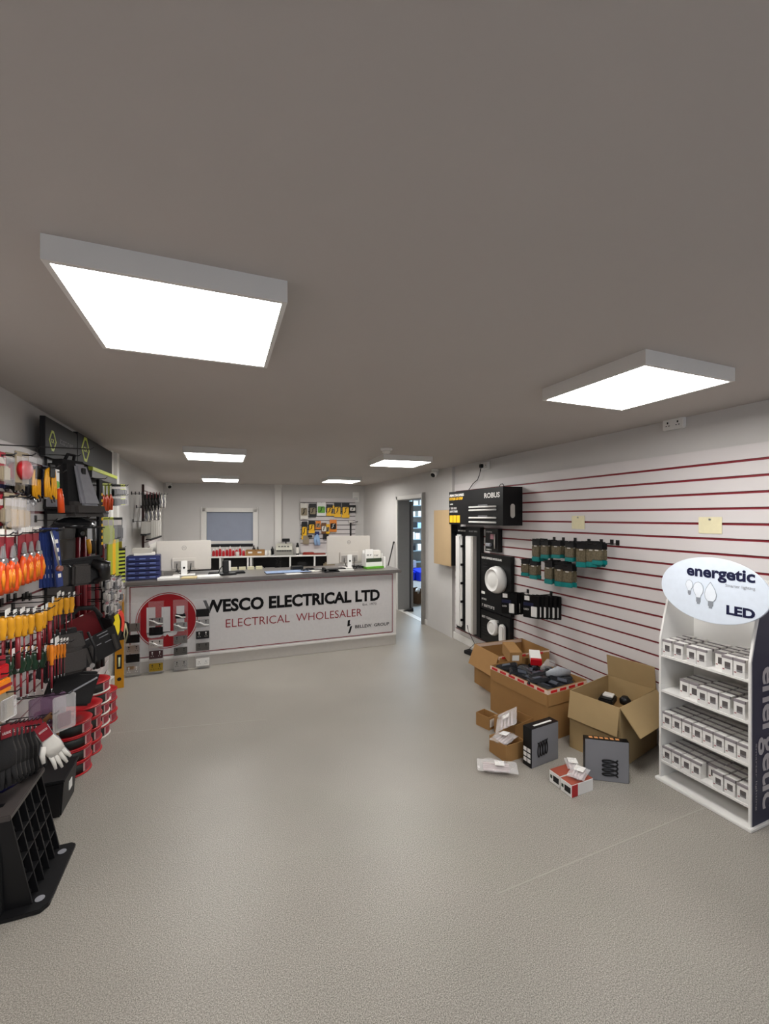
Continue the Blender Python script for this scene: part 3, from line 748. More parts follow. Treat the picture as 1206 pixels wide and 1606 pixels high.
# small panel goods: (x0,x1,y0,y1,card,accent)
PK = [(471, 483, 789, 814, 'offw', 'tan'), (485, 496, 790, 811, 'black', 'tan'), (497, 511, 788, 809, 'white', 'lgreen'), (512, 522, 791, 809, 'black', 'yell2'), (518, 525, 793, 809, 'yell2', 'tan'),
      (524, 535, 788, 811, 'black', 'yell2'), (536, 548, 788, 812, 'black', 'yell2'), (548, 558, 792, 804, 'dark', 'offw'),
      (473, 482, 818, 846, 'black', 'yell2'), (484, 494, 817, 836, 'black', 'yell2'), (495, 503, 817, 830, 'amber', 'tan'), (504, 512, 820, 837, 'brown', 'offw'), (511, 517, 822, 837, 'yell2', 'tan'), (517, 528, 815, 834, 'amber', 'dark')]
BN = dict(offw='clear and cream', black='black headed', white='white', yell2='yellow', dark='dark framed', amber='amber', brown='brown framed')
for i, (x0, x1, y0, y1, c, ac) in enumerate(PK):
    a = on_back(x0, y0, .09); b = on_back(x1, y1, .09); wd = (b - a).dot(BDIR); hh = a.z - b.z
    row = 'top row' if i < 8 else 'lower row'; n = i if i < 8 else i - 8
    t = thing('tester_pack', '%s pack on the small back panel, %s from left, %s' % (BN[c], NTH[n], row), 'pack', (a + b) / 2 + Vector((0, 0, hh / 2)), BRZ, 'packs on the small back slat panel')
    MB().box(-wd / 2, wd / 2, 0, .006, -hh, 0).build('backing_card', M[c], t, .002)
    MB().box(-wd / 2 * .8, wd / 2 * .8, -.025, 0, -hh * .78, -hh * .3).build('bubble', M[ac], t, .01)
    MB().tube([(-wd * .2, -.03, -hh * .7), (0, -.035, -hh * .55), (-wd * .05, -.035, -hh * .4), (wd * .2, -.03, -hh * .35)], .008, 6).build('tool', M['dark'] if ac != 'dark' else M['white'], t)
    if ac == 'yell2': MB().box(-wd / 2, wd / 2, -.002, 0, -hh, -hh * .78).build('yellow_foot', M['yell2'], t)
    MB().tube([(0, .08, -.01), (0, -.02, -.01), (0, -.03, 0)], .003, 6).build('prong', M['dsteel'], t)
a = on_back(550, 846, .13)
t = thing('tripod', 'grey instrument tripod standing folded behind the right monitor', 'tripod', Vector((a.x, a.y, ZB)), BRZ)
zt_ = on_back(548, 820, .13).z - ZB
MB().cyl((0, 0, .12), (0, 0, zt_), .018).build('column', M['dsteel'], t)
for k in range(3):
    an = k * 2.1 + .4
    MB().cyl((0, 0, .22), (.18 * math.cos(an), .10 * math.sin(an), 0.006), .011).build('leg', M['black'], t)
MB().box(-.05, .05, -.04, .04, zt_, zt_ + .05).build('head', M['silver'], t, .008)
MB().cyl((.02, 0, zt_), (.16, -.02, zt_ + .03), .007).build('pan_handle', M['dsteel'], t)
a = on_back(553, 772, .012); b = on_back(563, 787, .012); wd = (b - a).dot(BDIR); hh = a.z - b.z
t = thing('wall_notice', 'small white notice sheet high on the far wall at the slat panel corner', 'notice', (a + b) / 2, BRZ)
MB().box(-wd / 2, wd / 2, 0, .003, -hh / 2, hh / 2).build('sheet', M['white'], t)
m = MB()
for k in range(3): m.box(-wd * .3, wd * .3, -.001, 0, -hh * (.1 + .1 * k), -hh * (.07 + .1 * k))
m.build('small_print', M['padg'], t)
# aerial wires
for i, (x, yy0, yy1) in enumerate(((587, 863, 832), (591, 868, 846))):
    p = on_back(x, yy0, .4); q = on_back(x + .5, yy1, .4)
    tag(MB().cyl((p.x, p.y, ZB), q, .004, n=6).build('antenna', M['dsteel']), ('taller' if i == 0 else 'shorter') + ' of two thin dark rods behind the right monitor', 'rod')
# boxes under the bench
for i, (x, w_, h_, c, lb) in enumerate(((404, .3, .14, 'padg', 'grey bagged goods under the far bench behind the blue mat'), (423, .26, .13, 'silver', 'pale bagged goods under the far bench, right of the grey ones'), (474, .2, .25, 'dark', 'dark goods under the far bench near the black box'), (516, .24, .22, 'tan', 'brown goods under the far bench behind the right monitor'))):
    p = on_back(x, 880, .25)
    tag(MB().box(-w_ / 2, w_ / 2, -.1, .1, 0, h_).build('stored_goods', M[c], bevel=.03, loc=(p.x, p.y, .49 if i < 2 else .49), rz=BRZ), lb, 'goods')

# hanging gloves on the left far slat panel
def glove_geo(mb, L_=.24, flat=.4, mi=0):
    mb.tube([(0, 0, 0), (.0, 0, -.05), (.0, 0, -.10), (.002, 0, -.15)], [.034, .032, .046, .044], 10, mi, flat)
    for k, (dx, ln) in enumerate(((-.034, .07), (-.012, .085), (.012, .08), (.034, .065))):
        mb.tube([(dx * .8, 0, -.13), (dx, -.004, -.15 - ln * .5), (dx * 1.25, -.008, -.15 - ln)], [.0125, .011, .007], 8, mi, .8)
    mb.tube([(-.03, 0, -.08), (-.06, -.006, -.115), (-.072, -.01, -.15)], [.016, .014, .009], 8, mi, .8)
def glove_kind(name, palm, back, card, low=-.045, cw=.03):
    t = thing(name, '', 'glove')
    m = MB(); glove_geo(m); m.build('glove_body', M[palm], t)
    m = MB(); glove_geo(m); 
    o = m.build('second_glove', M[back], t); o.location = (.006, .022, .004)
    MB().box(-cw, cw, -.022, -.016, low, .04).build('header_card', M[card], t, .002)
    MB().scribble(-cw * .7, cw * .7, .0, .01, -.022, 5).build('card_print', M['white'] if card != 'offw' else M['padg'], t)
    return Kind(t)
gk1 = glove_kind('work_glove', 'fabric', 'fabricg', 'vred'); gk2 = glove_kind('work_glove', 'offw', 'padg', 'offw')
def hook_geo(ln):
    m = MB(); m.tube([(0, 0, 0), (0, -ln, .0), (0, -ln - .015, .012)], .003, 6); m.box(-.015, .015, -.006, .004, -.012, .03); return m
HKL = {}
def hook_len(X, y, z, rz, ln, what):
    k = round(ln, 2)
    if k not in HKL: HKL[k] = Kind(tag(hook_geo(k).build('display_hook', M['dsteel']), 'x', 'hook'))
    return HKL[k].put(Vector((X, y, z)), rz, 'thin dark hook carrying ' + what, 'display hooks')
def GH(p, what): hook_len(XL + .022, p.y, p.z + .01, RZ_L, .2, what)
gx = [226, 231, 236, 241, 246, 251, 256]
for i, x in enumerate(gx):
    p = on_x(x + 2, 776, -.92); GH(p, 'the %s glove of the far corner top row' % NTH[i])
    (gk1 if i < 5 else gk2).put(p, RZ_L + .2, '%s glove on the far left slat panel, %s in its top row' % ('dark' if i < 5 else 'white fingered', NTH[i]), 'gloves in the far left corner')
for i, x in enumerate((230, 236, 242, 248)):
    p = on_x(x + 2, 797, -.94); GH(p, 'the %s pale glove of the far corner second row' % NTH[i])
    gk2.put(p, RZ_L + .2, 'pale glove on the far left slat panel, %s in its second row' % NTH[i], 'gloves in the far left corner')
for i, (x0, x1, y0, y1) in enumerate(((225, 232, 818, 836), (233, 250, 816, 840))):
    a = on_x(x0, y0, -.93); b = on_x(x1, y1, -.93)
    m = MB(); hw = abs(b.y - a.y) / 2
    for k in range(5): m.box(-hw + hw * .4 * k + .004, -hw + hw * .4 * (k + 1) - .004, -.03, .03, b.z - a.z, 0)
    t = thing('stripe_pack', ('narrow' if i == 0 else 'wide') + ' pale striped pack hanging low on the far left slat panel', 'pack', ((a + b) / 2).xy.to_3d() + Vector((0, 0, a.z)), RZ_L)
    hook_len(XL + .022, (a.y + b.y) / 2, a.z, RZ_L, .2, 'the %s striped pack in the far corner' % ('narrow' if i == 0 else 'wide'))
    m.build('striped_sleeve', mat('grey_striped_knit', '#a9a59e', .8, 0, .1, 60), t, .006)
    MB().box(-hw, hw, -.035, .035, b.z - a.z - .02, b.z - a.z).build('dark_foot', M['dark'], t)

# ================================================================== STOCK ROOM SEEN THROUGH THE DOOR
sh = thing('stock_shelving', 'tall grey metal shelving in the blue lit stock room', 'shelving', (4.2, 10.9, 0))
for x in (0, .78, 1.56):
    for y in (0, .42): MB().box(x - .02, x + .02, y - .02, y + .02, 0, 2.3).build('post', mat('pale_blue_steel', '#bcd3dc', .4, .3), sh)
SHZ = [.12, .42, .74, 1.06, 1.38, 1.70, 2.02]
for z in SHZ: MB().box(-.02, 1.58, -.02, .44, z - .02, z).build('shelf', mat('shelf_steel', '#8fa4b0', .4, .3), sh)
k = 0
for zi, z in enumerate(SHZ[2:]):
    x = .04
    while x < 1.45:
        w_ = random.uniform(.10, .2); h_ = random.uniform(.1, .24)
        c = random.choice(['white', 'offw', 'white', 'silver', 'pblue', 'dark'])
        tag(MB().box(0, w_, 0, .3, 0, h_).build('stock_box', M[c], loc=(4.2 + x, 10.92, z), bevel=.002), 'small %s box on the stock room shelves' % dict(white='white', offw='cream', silver='grey', pblue='pale blue', dark='dark')[c], 'box', '%s boxes on the stock room shelves' % dict(white='white', offw='cream', silver='grey', pblue='pale blue', dark='dark')[c])
        x += w_ + random.uniform(.02, .1)
for i, (x, y, lb) in enumerate(((4.62, 10.45, 'left'), (4.98, 10.30, 'right'))):
    t = thing('storage_bin', '%s one of two bright blue plastic bins on the stock room floor' % lb, 'bin', (x, y, 0), .1)
    m = MB(); m.hexa([(-.15, -.2, 0), (.15, -.2, 0), (.15, .2, 0), (-.15, .2, 0)], [(-.17, -.22, .24), (.17, -.22, .24), (.17, .22, .3), (-.17, .22, .3)])
    m.build('bin_body', mat('bright_blue_bin', '#1c33c8', .4), t, .01)
    MB().box(-.17, .17, -.235, -.215, .2, .24).build('bin_lip', mat('bright_blue_bin', '#1c33c8', .4), t, .004)
tag(MB().box(-.18, .18, -.15, .15, 0, .2).build('grey_crate', M['padg'], bevel=.01, loc=(4.75, 10.6, .31), rz=.05), 'grey box resting above the blue bins in the stock room', 'box')
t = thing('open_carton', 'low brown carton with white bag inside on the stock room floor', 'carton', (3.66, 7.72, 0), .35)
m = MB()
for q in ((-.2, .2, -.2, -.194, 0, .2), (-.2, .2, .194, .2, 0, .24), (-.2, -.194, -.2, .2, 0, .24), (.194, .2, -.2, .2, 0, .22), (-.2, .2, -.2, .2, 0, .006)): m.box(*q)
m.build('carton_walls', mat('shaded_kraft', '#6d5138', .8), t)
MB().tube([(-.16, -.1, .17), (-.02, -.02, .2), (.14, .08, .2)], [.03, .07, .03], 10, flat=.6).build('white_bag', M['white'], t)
ld = bpy.data.lights.new('stock_room_lamp', 'AREA'); ld.energy = STORE_WATTS; ld.size = 1.2; ld.color = (.62, .82, 1)
lo = bpy.data.objects.new('stock_room_lamp', ld); C.objects.link(lo); lo.location = (5.0, 9.6, 2.3)

# ================================================================== RIGHT WALL DISPLAYS
def wall_frame(x0, y0, x1, y1, X):
    a = on_x(x0, y0, X); b = on_x(x1, y1, X)
    return a.y, b.y, a.z, b.z
XB = SRF
# header display box
t = thing('header_display', 'long black light display box with white and yellow lettering on the right wall', 'display', (2.77, 4.575, 0), RZ_R)
# front face 0.25 off the panel
ya = on_x(704, 772, 2.77); yb = on_x(789, 763, 2.77); zb = on_x(704, 822, 2.77).z
wd = ya.y - yb.y; zt = ya.z
t.location = (2.77, (ya.y + yb.y) / 2, 0); HX = wd / 2
MB().box(-HX, HX, 0, XB - 2.77, zb, zt).build('case', M['blackg'], t, .002)
hz = zt - zb
g = MB(); g.text('ROBUS', HX * .40, HX * .90, zt - hz * .27, zt - hz * .13, 0, .03)
g.text('URBAN STAR EXPRESS', -HX * .97, -HX * .36, zt - hz * .155, zt - hz * .08, 0, .03)
g.scribble(-HX * .95, -HX * .82, zt - hz * .40, zt - hz * .365, 0, 6)
g.scribble(-HX * .96, -HX * .62, zt - hz * .54, zt - hz * .48, 0, 7); g.text('LIGHT STRIPS', -HX * .96, -HX * .62, zt - hz * .64, zt - hz * .58, 0, .03)
g.build('white_lettering', M['white'], t)
MB().text('CUTLESS LED STRIP', -HX * .97, -HX * .40, zt - hz * .26, zt - hz * .185, 0, .03).build('yellow_lettering', M['yell2'], t)
for k in range(3):
    x = -HX * .96 + HX * .155 * k
    MB().box(x, x + HX * .13, -.002, 0, zb + hz * .05, zb + hz * .27).build('yellow_square', M['yell2'], t)
for k, (zf, n) in enumerate(((.50, 1), (.585, 1), (.80, 1), (.92, 1))):
    MB().cyl((-HX * .12, -.012, zt - hz * zf), (HX * .80, -.012, zt - hz * zf), .010, n=10).build('sample_strip', M['white'], t)
for k, zf in enumerate((.45, .75)): MB().box(HX * .18, HX * .5, -.002, 0, zt - hz * zf - .004, zt - hz * zf + .004).build('grey_caption', M['padg'], t)
e = MB(); e.prism([(.10 + .028 * math.cos(a), zb + hz * .38 + (.062 if math.sin(a) > 0 else -.062) * 0 + .03 * math.sin(a) + (.045 if math.sin(a) > 0 else -.045)) for a in [i * PI / 10 for i in range(20)]], -.003, .003)
o = e.build('end_fitting', M['silver'], t); o.rotation_euler = (0, 0, PI / 2); o.location = (HX + .001, .02, 0)
MB().tube([(HX * .80, .03, zt), (HX * .85, .03, zt + .03), (HX * .92, .03, zt + .03), (HX * .96, .03, zt)], .004, 6).build('carry_loop', M['dsteel'], t)
# cardboard box unit hung on the far stretch
a = on_x(680.4, 800.5, 2.86); b = on_x(707, 888, 2.86); 
yy0, yy1 = a.y, on_x(706.5, 888, 2.86).y
t = thing('cardboard_case', 'flat kraft cardboard case with black side hung beside the display boards', 'case', (2.86, (yy0 + yy1) / 2, 0), RZ_R)
hw = (yy0 - yy1) / 2; zl = on_x(680, 883, 2.86).z; zh = a.z
MB().box(-hw, hw, 0, .012, zl, zh).build('cardboard_face', mat('new_kraft', '#b99e78', .75, 0, .04, 6), t, .002)
MB().box(-hw, hw, .012, XRF - 2.86, zl + .01, zh).build('black_body', M['blackg'], t, .002)
# tall batten board
a = on_x(716, 828, 2.965); b = on_x(753, 1003, 2.965)
y0_, y1_ = a.y, b.y; zt = on_x(716, 826, 2.965).z; zb = on_x(716, 984, 2.965).z
t = thing('batten_display', 'tall black display board with two long white light battens', 'display', (2.965, (y0_ + y1_) / 2, 0), RZ_R)
hw = (y0_ - y1_) / 2
MB().box(-hw, hw, 0, XB - 2.965, zb, zt).build('board', M['black'], t, .002)
g = MB(); g.scribble(-hw * .85, -hw * .2, zt - .06, zt - .042, 0, 8); g.scribble(hw * .1, hw * .8, zt - .06, zt - .042, 0, 9)
for k in range(8): g.box(-hw * .1, hw * .06, -.001, 0, zb + .25 + k * .12, zb + .262 + k * .12)
g.build('white_lettering', M['white'], t)
zz1 = zt - .10; zz0 = zb + .05
bt = MB(); bt.box(-hw * .82, -hw * .34, -.055, 0, zz0, zz1); o = bt.build('round_ended_batten', M['white'], t, .02)
for k in range(6): MB().box(-hw * .35, -hw * .30, -.05, -.01, zz0 + .08 + k * .24, zz0 + .11 + k * .24).build('clip', M['dark'], o)
bt = MB(); bt.box(hw * .12, hw * .62, -.06, 0, zz0 - .02, zz1 - .01); bt.build('square_batten', M['white'], t, .008)
MB().box(hw * .62, hw * .72, -.055, 0, zz0 - .02, zz1 - .01).build('batten_side', M['silver'], t)
pw = thing('power_brick', 'black power brick on the floor below the batten board with a thin cable', 'power adapter', (2.86, 4.5, 0), .2)
MB().box(-.05, .05, -.08, .08, 0, .045).build('brick', M['black'], pw, .008)
MB().tube([(.0, .06, .03), (.06, .0, .12), (.07, .12, .25), (.07, .14, .32)], .004, 6).build('cable', M['black'], pw)
# small square board
a = on_x(761, 829, 2.96); y1_ = on_x(781, 829, 2.96).y; zb = on_x(761, 864, 2.96).z
t = thing('accessory_board', 'small square black display board below the long header box', 'display', (2.96, (a.y + y1_) / 2, 0), RZ_R); hw = (a.y - y1_) / 2
MB().box(-hw, hw, 0, XB - 2.96, zb, a.z).build('board', M['blackg'], t, .002)
MB().box(0, hw * .5, -.02, 0, a.z - .12, a.z - .06).build('pink_sample', mat('pink_sample', '#b07a86', .4), t, .004)
MB().box(-hw * .7, hw * .1, -.03, 0, zb + .06, zb + .1).build('grey_sample', M['padg'], t, .008)
MB().cyl((hw * .6, -.01, zb + .04), (hw * .6, -.01, a.z - .06), .008).build('strip_sample', M['silver'], t)
g = MB(); g.scribble(-hw * .8, hw * .1, a.z - .045, a.z - .028, 0, 10); g.scribble(-hw * .8, 0, zb + .015, zb + .03, 0, 11); g.build('white_lettering', M['white'], t)
# round light boards
def board(x0, x1, y0, y1, X, label):
    a = on_x(x0, y0, X); yb = on_x(x1, y0, X).y; zb = on_x(x0, y1, X).z
    t = thing('light_board', label, 'display', (X, (a.y + yb) / 2, 0), RZ_R); hw = (a.y - yb) / 2
    MB().box(-hw, hw, 0, XB - X, zb, a.z).build('board', M['blackg'], t, .002)
    return t, hw, zb, a.z
t, hw, zb, zt = board(754, 801, 867, 953, 2.97, 'black display board with one large round white bulkhead light')
def lens(t, cx, cz, r, dp, name, w2=None):
    T = Matrix.Translation((cx, 0, cz)) @ Matrix.Rotation(PI / 2, 4, 'X')
    m = MB(); m.lathe([(r, 0), (r, dp * .35), (r * .97, dp * .6), (r * .82, dp * 1.0), (r * .78, dp), (r * .74, dp * .78), (r * .5, dp * .92), (r * .25, dp * .97), (0.001, dp * .98)], 40, T=T)
    return m.build(name, M['white'], t)
lens(t, hw * .24, (zb + zt) / 2 + .055, .155, .10, 'round_light')
g = MB(); g.text('GOLF EXPRESS MODULAR', -hw * .92, hw * .45, zt - .065, zt - .04, 0, .03); g.scribble(-hw * .92, -hw * .6, zb + .11, zb + .13, 0, 12); g.scribble(-hw * .95, hw * .0, zb + .03, zb + .06, 0, 15); g.box(-hw * .95, -hw * .7, -.001, 0, zb + .18, zb + .21)
g.build('white_lettering', M['white'], t)
g = MB()
for k in range(5): g.box(-hw * .92, -hw * .5, -.001, 0, zt - .13 - k * .035, zt - .115 - k * .035)
g.build('grey_captions', M['dark'], t)
t, hw, zb, zt = board(754, 800, 955, 1003, 2.97, 'black display board with a small round and an oval white light')
lens(t, -hw * .02, zb + (zt - zb) * .50 + .025, .09, .05, 'round_light')
ov = MB(); T = None
ov.prism([(hw * .62 + .048 * math.cos(a), zb + (zt - zb) * .38 + .05 + (.055 if math.sin(a) >= 0 else -.065) + .048 * math.sin(a)) for a in [i * PI / 12 for i in range(24)]], -.05, 0)
ov.build('oval_light', M['white'], t, .015)
g = MB(); g.scribble(-hw * .9, hw * .3, zt - .09, zt - .065, 0, 13); g.build('white_lettering', M['white'], t)
g = MB()
for k in range(4): g.box(-hw * .92, -hw * .5, -.001, 0, zb + .07 + k * .035, zb + .085 + k * .035)
g.build('grey_captions', M['dark'], t)

# peg hooks and hanging packs on the right wall
def hook_kind():
    m = MB(); m.tube([(0, 0, 0), (0, -.27, .0), (0, -.285, .012)], .003, 6); m.box(-.015, .015, -.006, .004, -.012, .03)
    return tag(m.build('display_hook', M['dsteel']), 'x', 'hook')
HK = Kind(hook_kind())
def hook(X, y, z, rz, what): return HK.put(Vector((X, y, z)), rz, 'thin dark display hook carrying ' + what, 'display hooks')
# teal ended packs
t = thing('fixings_pack', '', 'pack')
MB().box(-.045, .045, -.004, 0, -.02, .03).build('black_header', M['black'], t, .002)
MB().box(-.045, .045, -.012, .004, -.105, -.02).build('filled_bag', mat('tan_fixings_window', '#645b49', .2, 0, .7, 70), t, .006)
MB().box(-.045, .045, -.011, .005, -.14, -.105).build('teal_foot', M['teal'], t, .004)
MB().box(-.018, .018, -.014, -.008, -.032, -.02).build('hang_tab', M['silver'], t, .004)
tk = Kind(t)
top_row = [(846, 851, 3, .03), (860, 852, 3, .0), (878, 853, 3, -.01), (899, 855, 3, .0), (918, 856, 4, .03), (934, 857, 3, .02), (943, 858, 2, .0)]
low_row = [(829, 881, 3, 0), (842, 883, 2, .01), (866, 885, 3, .03), (883, 888, 3, .03), (896, 891, 2, .02)]
for rn, row in (('upper', top_row), ('lower', low_row)):
    for i, (x, y, n, dz) in enumerate(row):
        p = on_x(x, y, 2.84)
        hook(SRF, p.y, p.z + .022, RZ_R, 'teal ended packs, %s in the %s group row' % (NTH[i], rn))
        for k in range(n):
            tk.put(Vector((2.80 + .05 * k, p.y + .004 * k, p.z)), RZ_R + .2 + random.uniform(-.12, .12), 'teal footed fixings pack, %s from the front on the %s hook of the %s row' % (NTH[k], NTH[i], rn), 'teal ended fixings packs', scale=(1, 1, 1 + dz * 9))
# dark accessory bags
t = thing('accessory_bag', '', 'pack')
MB().box(-.075, .075, -.006, .006, -.17, .04).build('dark_bag', M['blackg'], t, .005)
MB().box(-.06, -.015, -.009, -.005, -.01, .03).build('white_price_label', M['white'], t)
MB().box(-.07, .02, -.009, -.005, -.06, -.03).build('blue_strip', M['navy'], t)
MB().box(.0, .055, -.013, -.005, -.155, -.06).build('white_item', M['white'], t, .004)
MB().text('LED', -.065, -.02, -.10, -.085, -.006, .01).build('white_lettering', M['white'], t)
bk_ = Kind(t)
for i, (x, y, n) in enumerate(((801, 936, 4), (836, 940, 6))):
    p = on_x(x, y, 2.80)
    hook(SRF, p.y, p.z + .035, RZ_R, 'dark accessory bags, ' + ('left bunch' if i == 0 else 'right bunch'))
    for k in range(n):
        bk_.put(Vector((2.78 + .034 * k, p.y + .006 * (k % 2) - (.02 * k if i else 0), p.z)), RZ_R + .5 + random.uniform(-.08, .08), 'glossy dark accessory bag, %s from the front in the %s bunch' % (NTH[k], 'left' if i == 0 else 'right'), 'dark accessory bags on hooks', scale=(1.1, 1, 1.05))
HK.put(on_x(799, 868, SRF), RZ_R, 'empty display hook beside the round light board', 'display hooks') if 0 else None

# ================================================================== BOXES ON THE FLOOR
def open_box(name, label, cx, cy, w_, d_, h_, rz, flaps, inside=None, tape=None, tk=.006, col='kraft', group=None):
    """flaps: list of (side, angle, length, name); side in 'f','b','l','r' of the box; angle 0 = straight up, 90 = flat out, 180 = hanging down"""
    t = thing(name, label, 'cardboard box', (cx, cy, 0), rz, group)
    a, b = w_ / 2, d_ / 2
    m = MB()
    for q in ((-a, a, -b, -b + tk, 0, h_), (-a, a, b - tk, b, 0, h_), (-a, -a + tk, -b + tk, b - tk, 0, h_), (a - tk, a, -b + tk, b - tk, 0, h_), (-a + tk, a - tk, -b + tk, b - tk, 0, tk)): m.box(*q)
    m.build('box_walls', M[col], t, .0015)
    for (s, ang, ln) in flaps:
        an = math.radians(ang)
        wd = w_ if s in 'fb' else d_
        m = MB(); m.box(-wd / 2 + .004, wd / 2 - .004, -tk / 2, tk / 2, 0, ln)
        o = m.build('flap', M[col], t, .0015)
        off = {'f': (0, -b + tk / 2, 0), 'b': (0, b - tk / 2, PI), 'l': (-a + tk / 2, 0, -PI / 2), 'r': (a - tk / 2, 0, PI / 2)}[s]
        o.location = (off[0], off[1], h_)
        o.rotation_euler = (Matrix.Rotation(off[2], 4, 'Z') @ Matrix.Rotation(an, 4, 'X')).to_euler()
    if tape:
        m = MB(); g = MB()
        for s in tape:
            e = .0012
            if s == 'f': m.box(-a, a, -b - e, -b, h_ - .035, h_ - .004); [g.box(x, x + .07, -b - 2 * e, -b - e, h_ - .03, h_ - .01) for x in [-a + .03 + .1 * k for k in range(int(w_ / .1))]]
            if s == 'l': m.box(-a - e, -a, -b, b, h_ - .035, h_ - .004); [g.box(-a - 2 * e, -a - e, y, y + .07, h_ - .03, h_ - .01) for y in [-b + .03 + .1 * k for k in range(int(d_ / .1))]]
            if s == 'r': m.box(a, a + e, -b, b, h_ - .035, h_ - .004)
            if s == 'b': m.box(-a, a, b - tk - e, b - tk, h_ - .035, h_ - .004)
        m.build('printed_tape', mat('cream_tape', '#e0c9b8', .4), t); g.build('red_tape_print', M['skin'], t)
    return t
b1 = open_box('cardboard_box', 'large open cardboard box nearest the bulb stand with a flap standing up', 2.69, 2.325, .54, .36, .413, math.radians(14), [('r', -8, .17), ('f', 140, .2), ('l', 170, .19), ('b', 176, .2)], col='kraftg')
b2 = open_box('cardboard_box', 'brown cardboard box with red tape filled with dark bagged goods', 2.455, 2.87, .44, .62, .39, math.radians(7), [('f', 178, .125), ('l', 178, .125), ('r', 178, .125)], tape='fl')
b3 = open_box('cardboard_box', 'rearmost open cardboard box with red tape by the display boards', 2.70, 3.52, .58, .42, .39, math.radians(-1), [('l', 158, .2), ('f', 176, .15)], tape='flb')
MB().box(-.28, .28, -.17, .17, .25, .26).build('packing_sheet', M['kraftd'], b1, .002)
# contents of the filled box : dark bags
t = thing('goods_bag', '', 'bagged goods')
MB().hexa([(-.10, -.045, -.012), (.09, -.05, -.014), (.10, .045, -.012), (-.09, .05, -.01)], [(-.085, -.035, .016), (.085, -.03, .02), (.08, .03, .018), (-.09, .04, .014)]).build('dark_bag', mat('dark_glossy_bag', '#17181c', .22, 0, .3, 40, .5), t, .006)
MB().box(-.04, .03, -.02, .02, .016, .0215).build('sheen_label', mat('slate_sheen_paint', '#4a4e57', .35), t, .002)  # label patch that also paints on the bag's bluish grey sheen
gb = Kind(t)
random.seed(11)
for i in range(22):
    u = (i % 4) / 3 - .5; v = (i // 4) / 5 - .5
    p = Vector((2.455 + u * .26 - v * .05, 2.87 + v * .42 + u * .03, .355 + random.uniform(-.01, .035)))
    gb.put(p, random.uniform(0, 3.1), 'dark bagged item heaped in the red taped box, %s heaped' % NTH[i] if i < 20 else 'dark bagged item heaped in the red taped box, near its far corner', 'dark bagged goods heaped in a cardboard box', rx=random.uniform(-.35, .35), ry=random.uniform(-.35, .35))
MB().box(-.2, .2, -.29, .29, .30, .335).build('lower_goods', M['black'], b2, .02)
tag(MB().tube([(-.1, 0, 0), (0, .0, .014), (.11, 0, 0)], [.02, .05, .02], 10, flat=.4).build('pale_bag', M['bag'], loc=(2.60, 2.90, .41), rz=.3), 'pale clear bag on the heap of dark bagged goods', 'bag')
tag(MB().tube([(-.1, 0, 0), (0, .0, .014), (.11, 0, 0)], [.02, .045, .02], 10, flat=.5).build('pale_bag', mat('pale_grey_bag', '#a5a8ad', .25, 0, .2, 50), loc=(2.56, 2.74, .41), rz=-.2), 'pale grey bag at the right of the dark bagged heap', 'bag')
# carton lying between the boxes, and red white carton
t = thing('small_carton', 'small brown carton with white label tilted in the rear box', 'carton', (2.50, 3.25, .38), math.radians(-20), rx=.12)
MB().box(-.055, .055, -.12, .12, 0, .11).build('carton_body', M['kraft'], t, .003)
MB().box(-.035, .025, -.122, -.119, .035, .085).build('white_label', M['offw'], t)
t = thing('red_white_carton', 'small white and red carton lying on the dark bagged goods', 'carton', (2.58, 3.03, .425), math.radians(-35), rx=.2)
MB().box(-.045, .045, -.09, .09, 0, .05).build('carton_body', M['white'], t, .002)
MB().box(-.0455, .0455, -.092, -.06, .0, .0505).build('red_end', M['red'], t)
# inside the large box
t = thing('light_fitting', 'black and white fittings lying inside the large open box', 'fittings', (2.78, 2.45, .26), .5)
MB().box(-.09, .06, -.05, .05, 0, .05).build('black_body', M['black'], t, .01)
MB().box(-.04, .03, -.04, .03, .05, .065).build('white_label', M['white'], t, .003)
tag(MB().lathe([(.035, 0), (.04, .03), (.02, .055)], 16).build('round_fitting', M['black'], loc=(2.875, 2.38, .26)), 'round black fitting right of the black and white ones in the large box', 'fitting')
# small brown trays
def tray(cx, cy, w_, d_, h_, rz, label, dv=0):
    t = thing('small_tray_box', label, 'cardboard box', (cx, cy, 0), rz)
    a, b = w_ / 2, d_ / 2; m = MB(); k = .003
    for q in ((-a, a, -b, -b + k, 0, h_), (-a, a, b - k, b, 0, h_), (-a, -a + k, -b + k, b - k, 0, h_), (a - k, a, -b + k, b - k, 0, h_), (-a + k, a - k, -b + k, b - k, 0, k)): m.box(*q)
    m.build('tray_walls', M['kraft'], t)
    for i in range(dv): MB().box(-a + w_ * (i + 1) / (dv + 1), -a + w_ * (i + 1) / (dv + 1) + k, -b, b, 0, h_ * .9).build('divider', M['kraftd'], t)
    return t
tray(2.13, 2.745, .22, .20, .125, .25, 'small open brown tray behind the front tray with a bag in it', 1)
tray(1.895, 2.52, .17, .17, .115, .1, 'front small open brown tray holding clear bags')
a_ = tray(2.00, 2.92, .10, .13, .10, .3, 'smallest brown tray with white label, left of the other trays')
MB().box(-.04, .04, -.0665, -.065, .02, .08).build('white_label', M['offw'], a_)
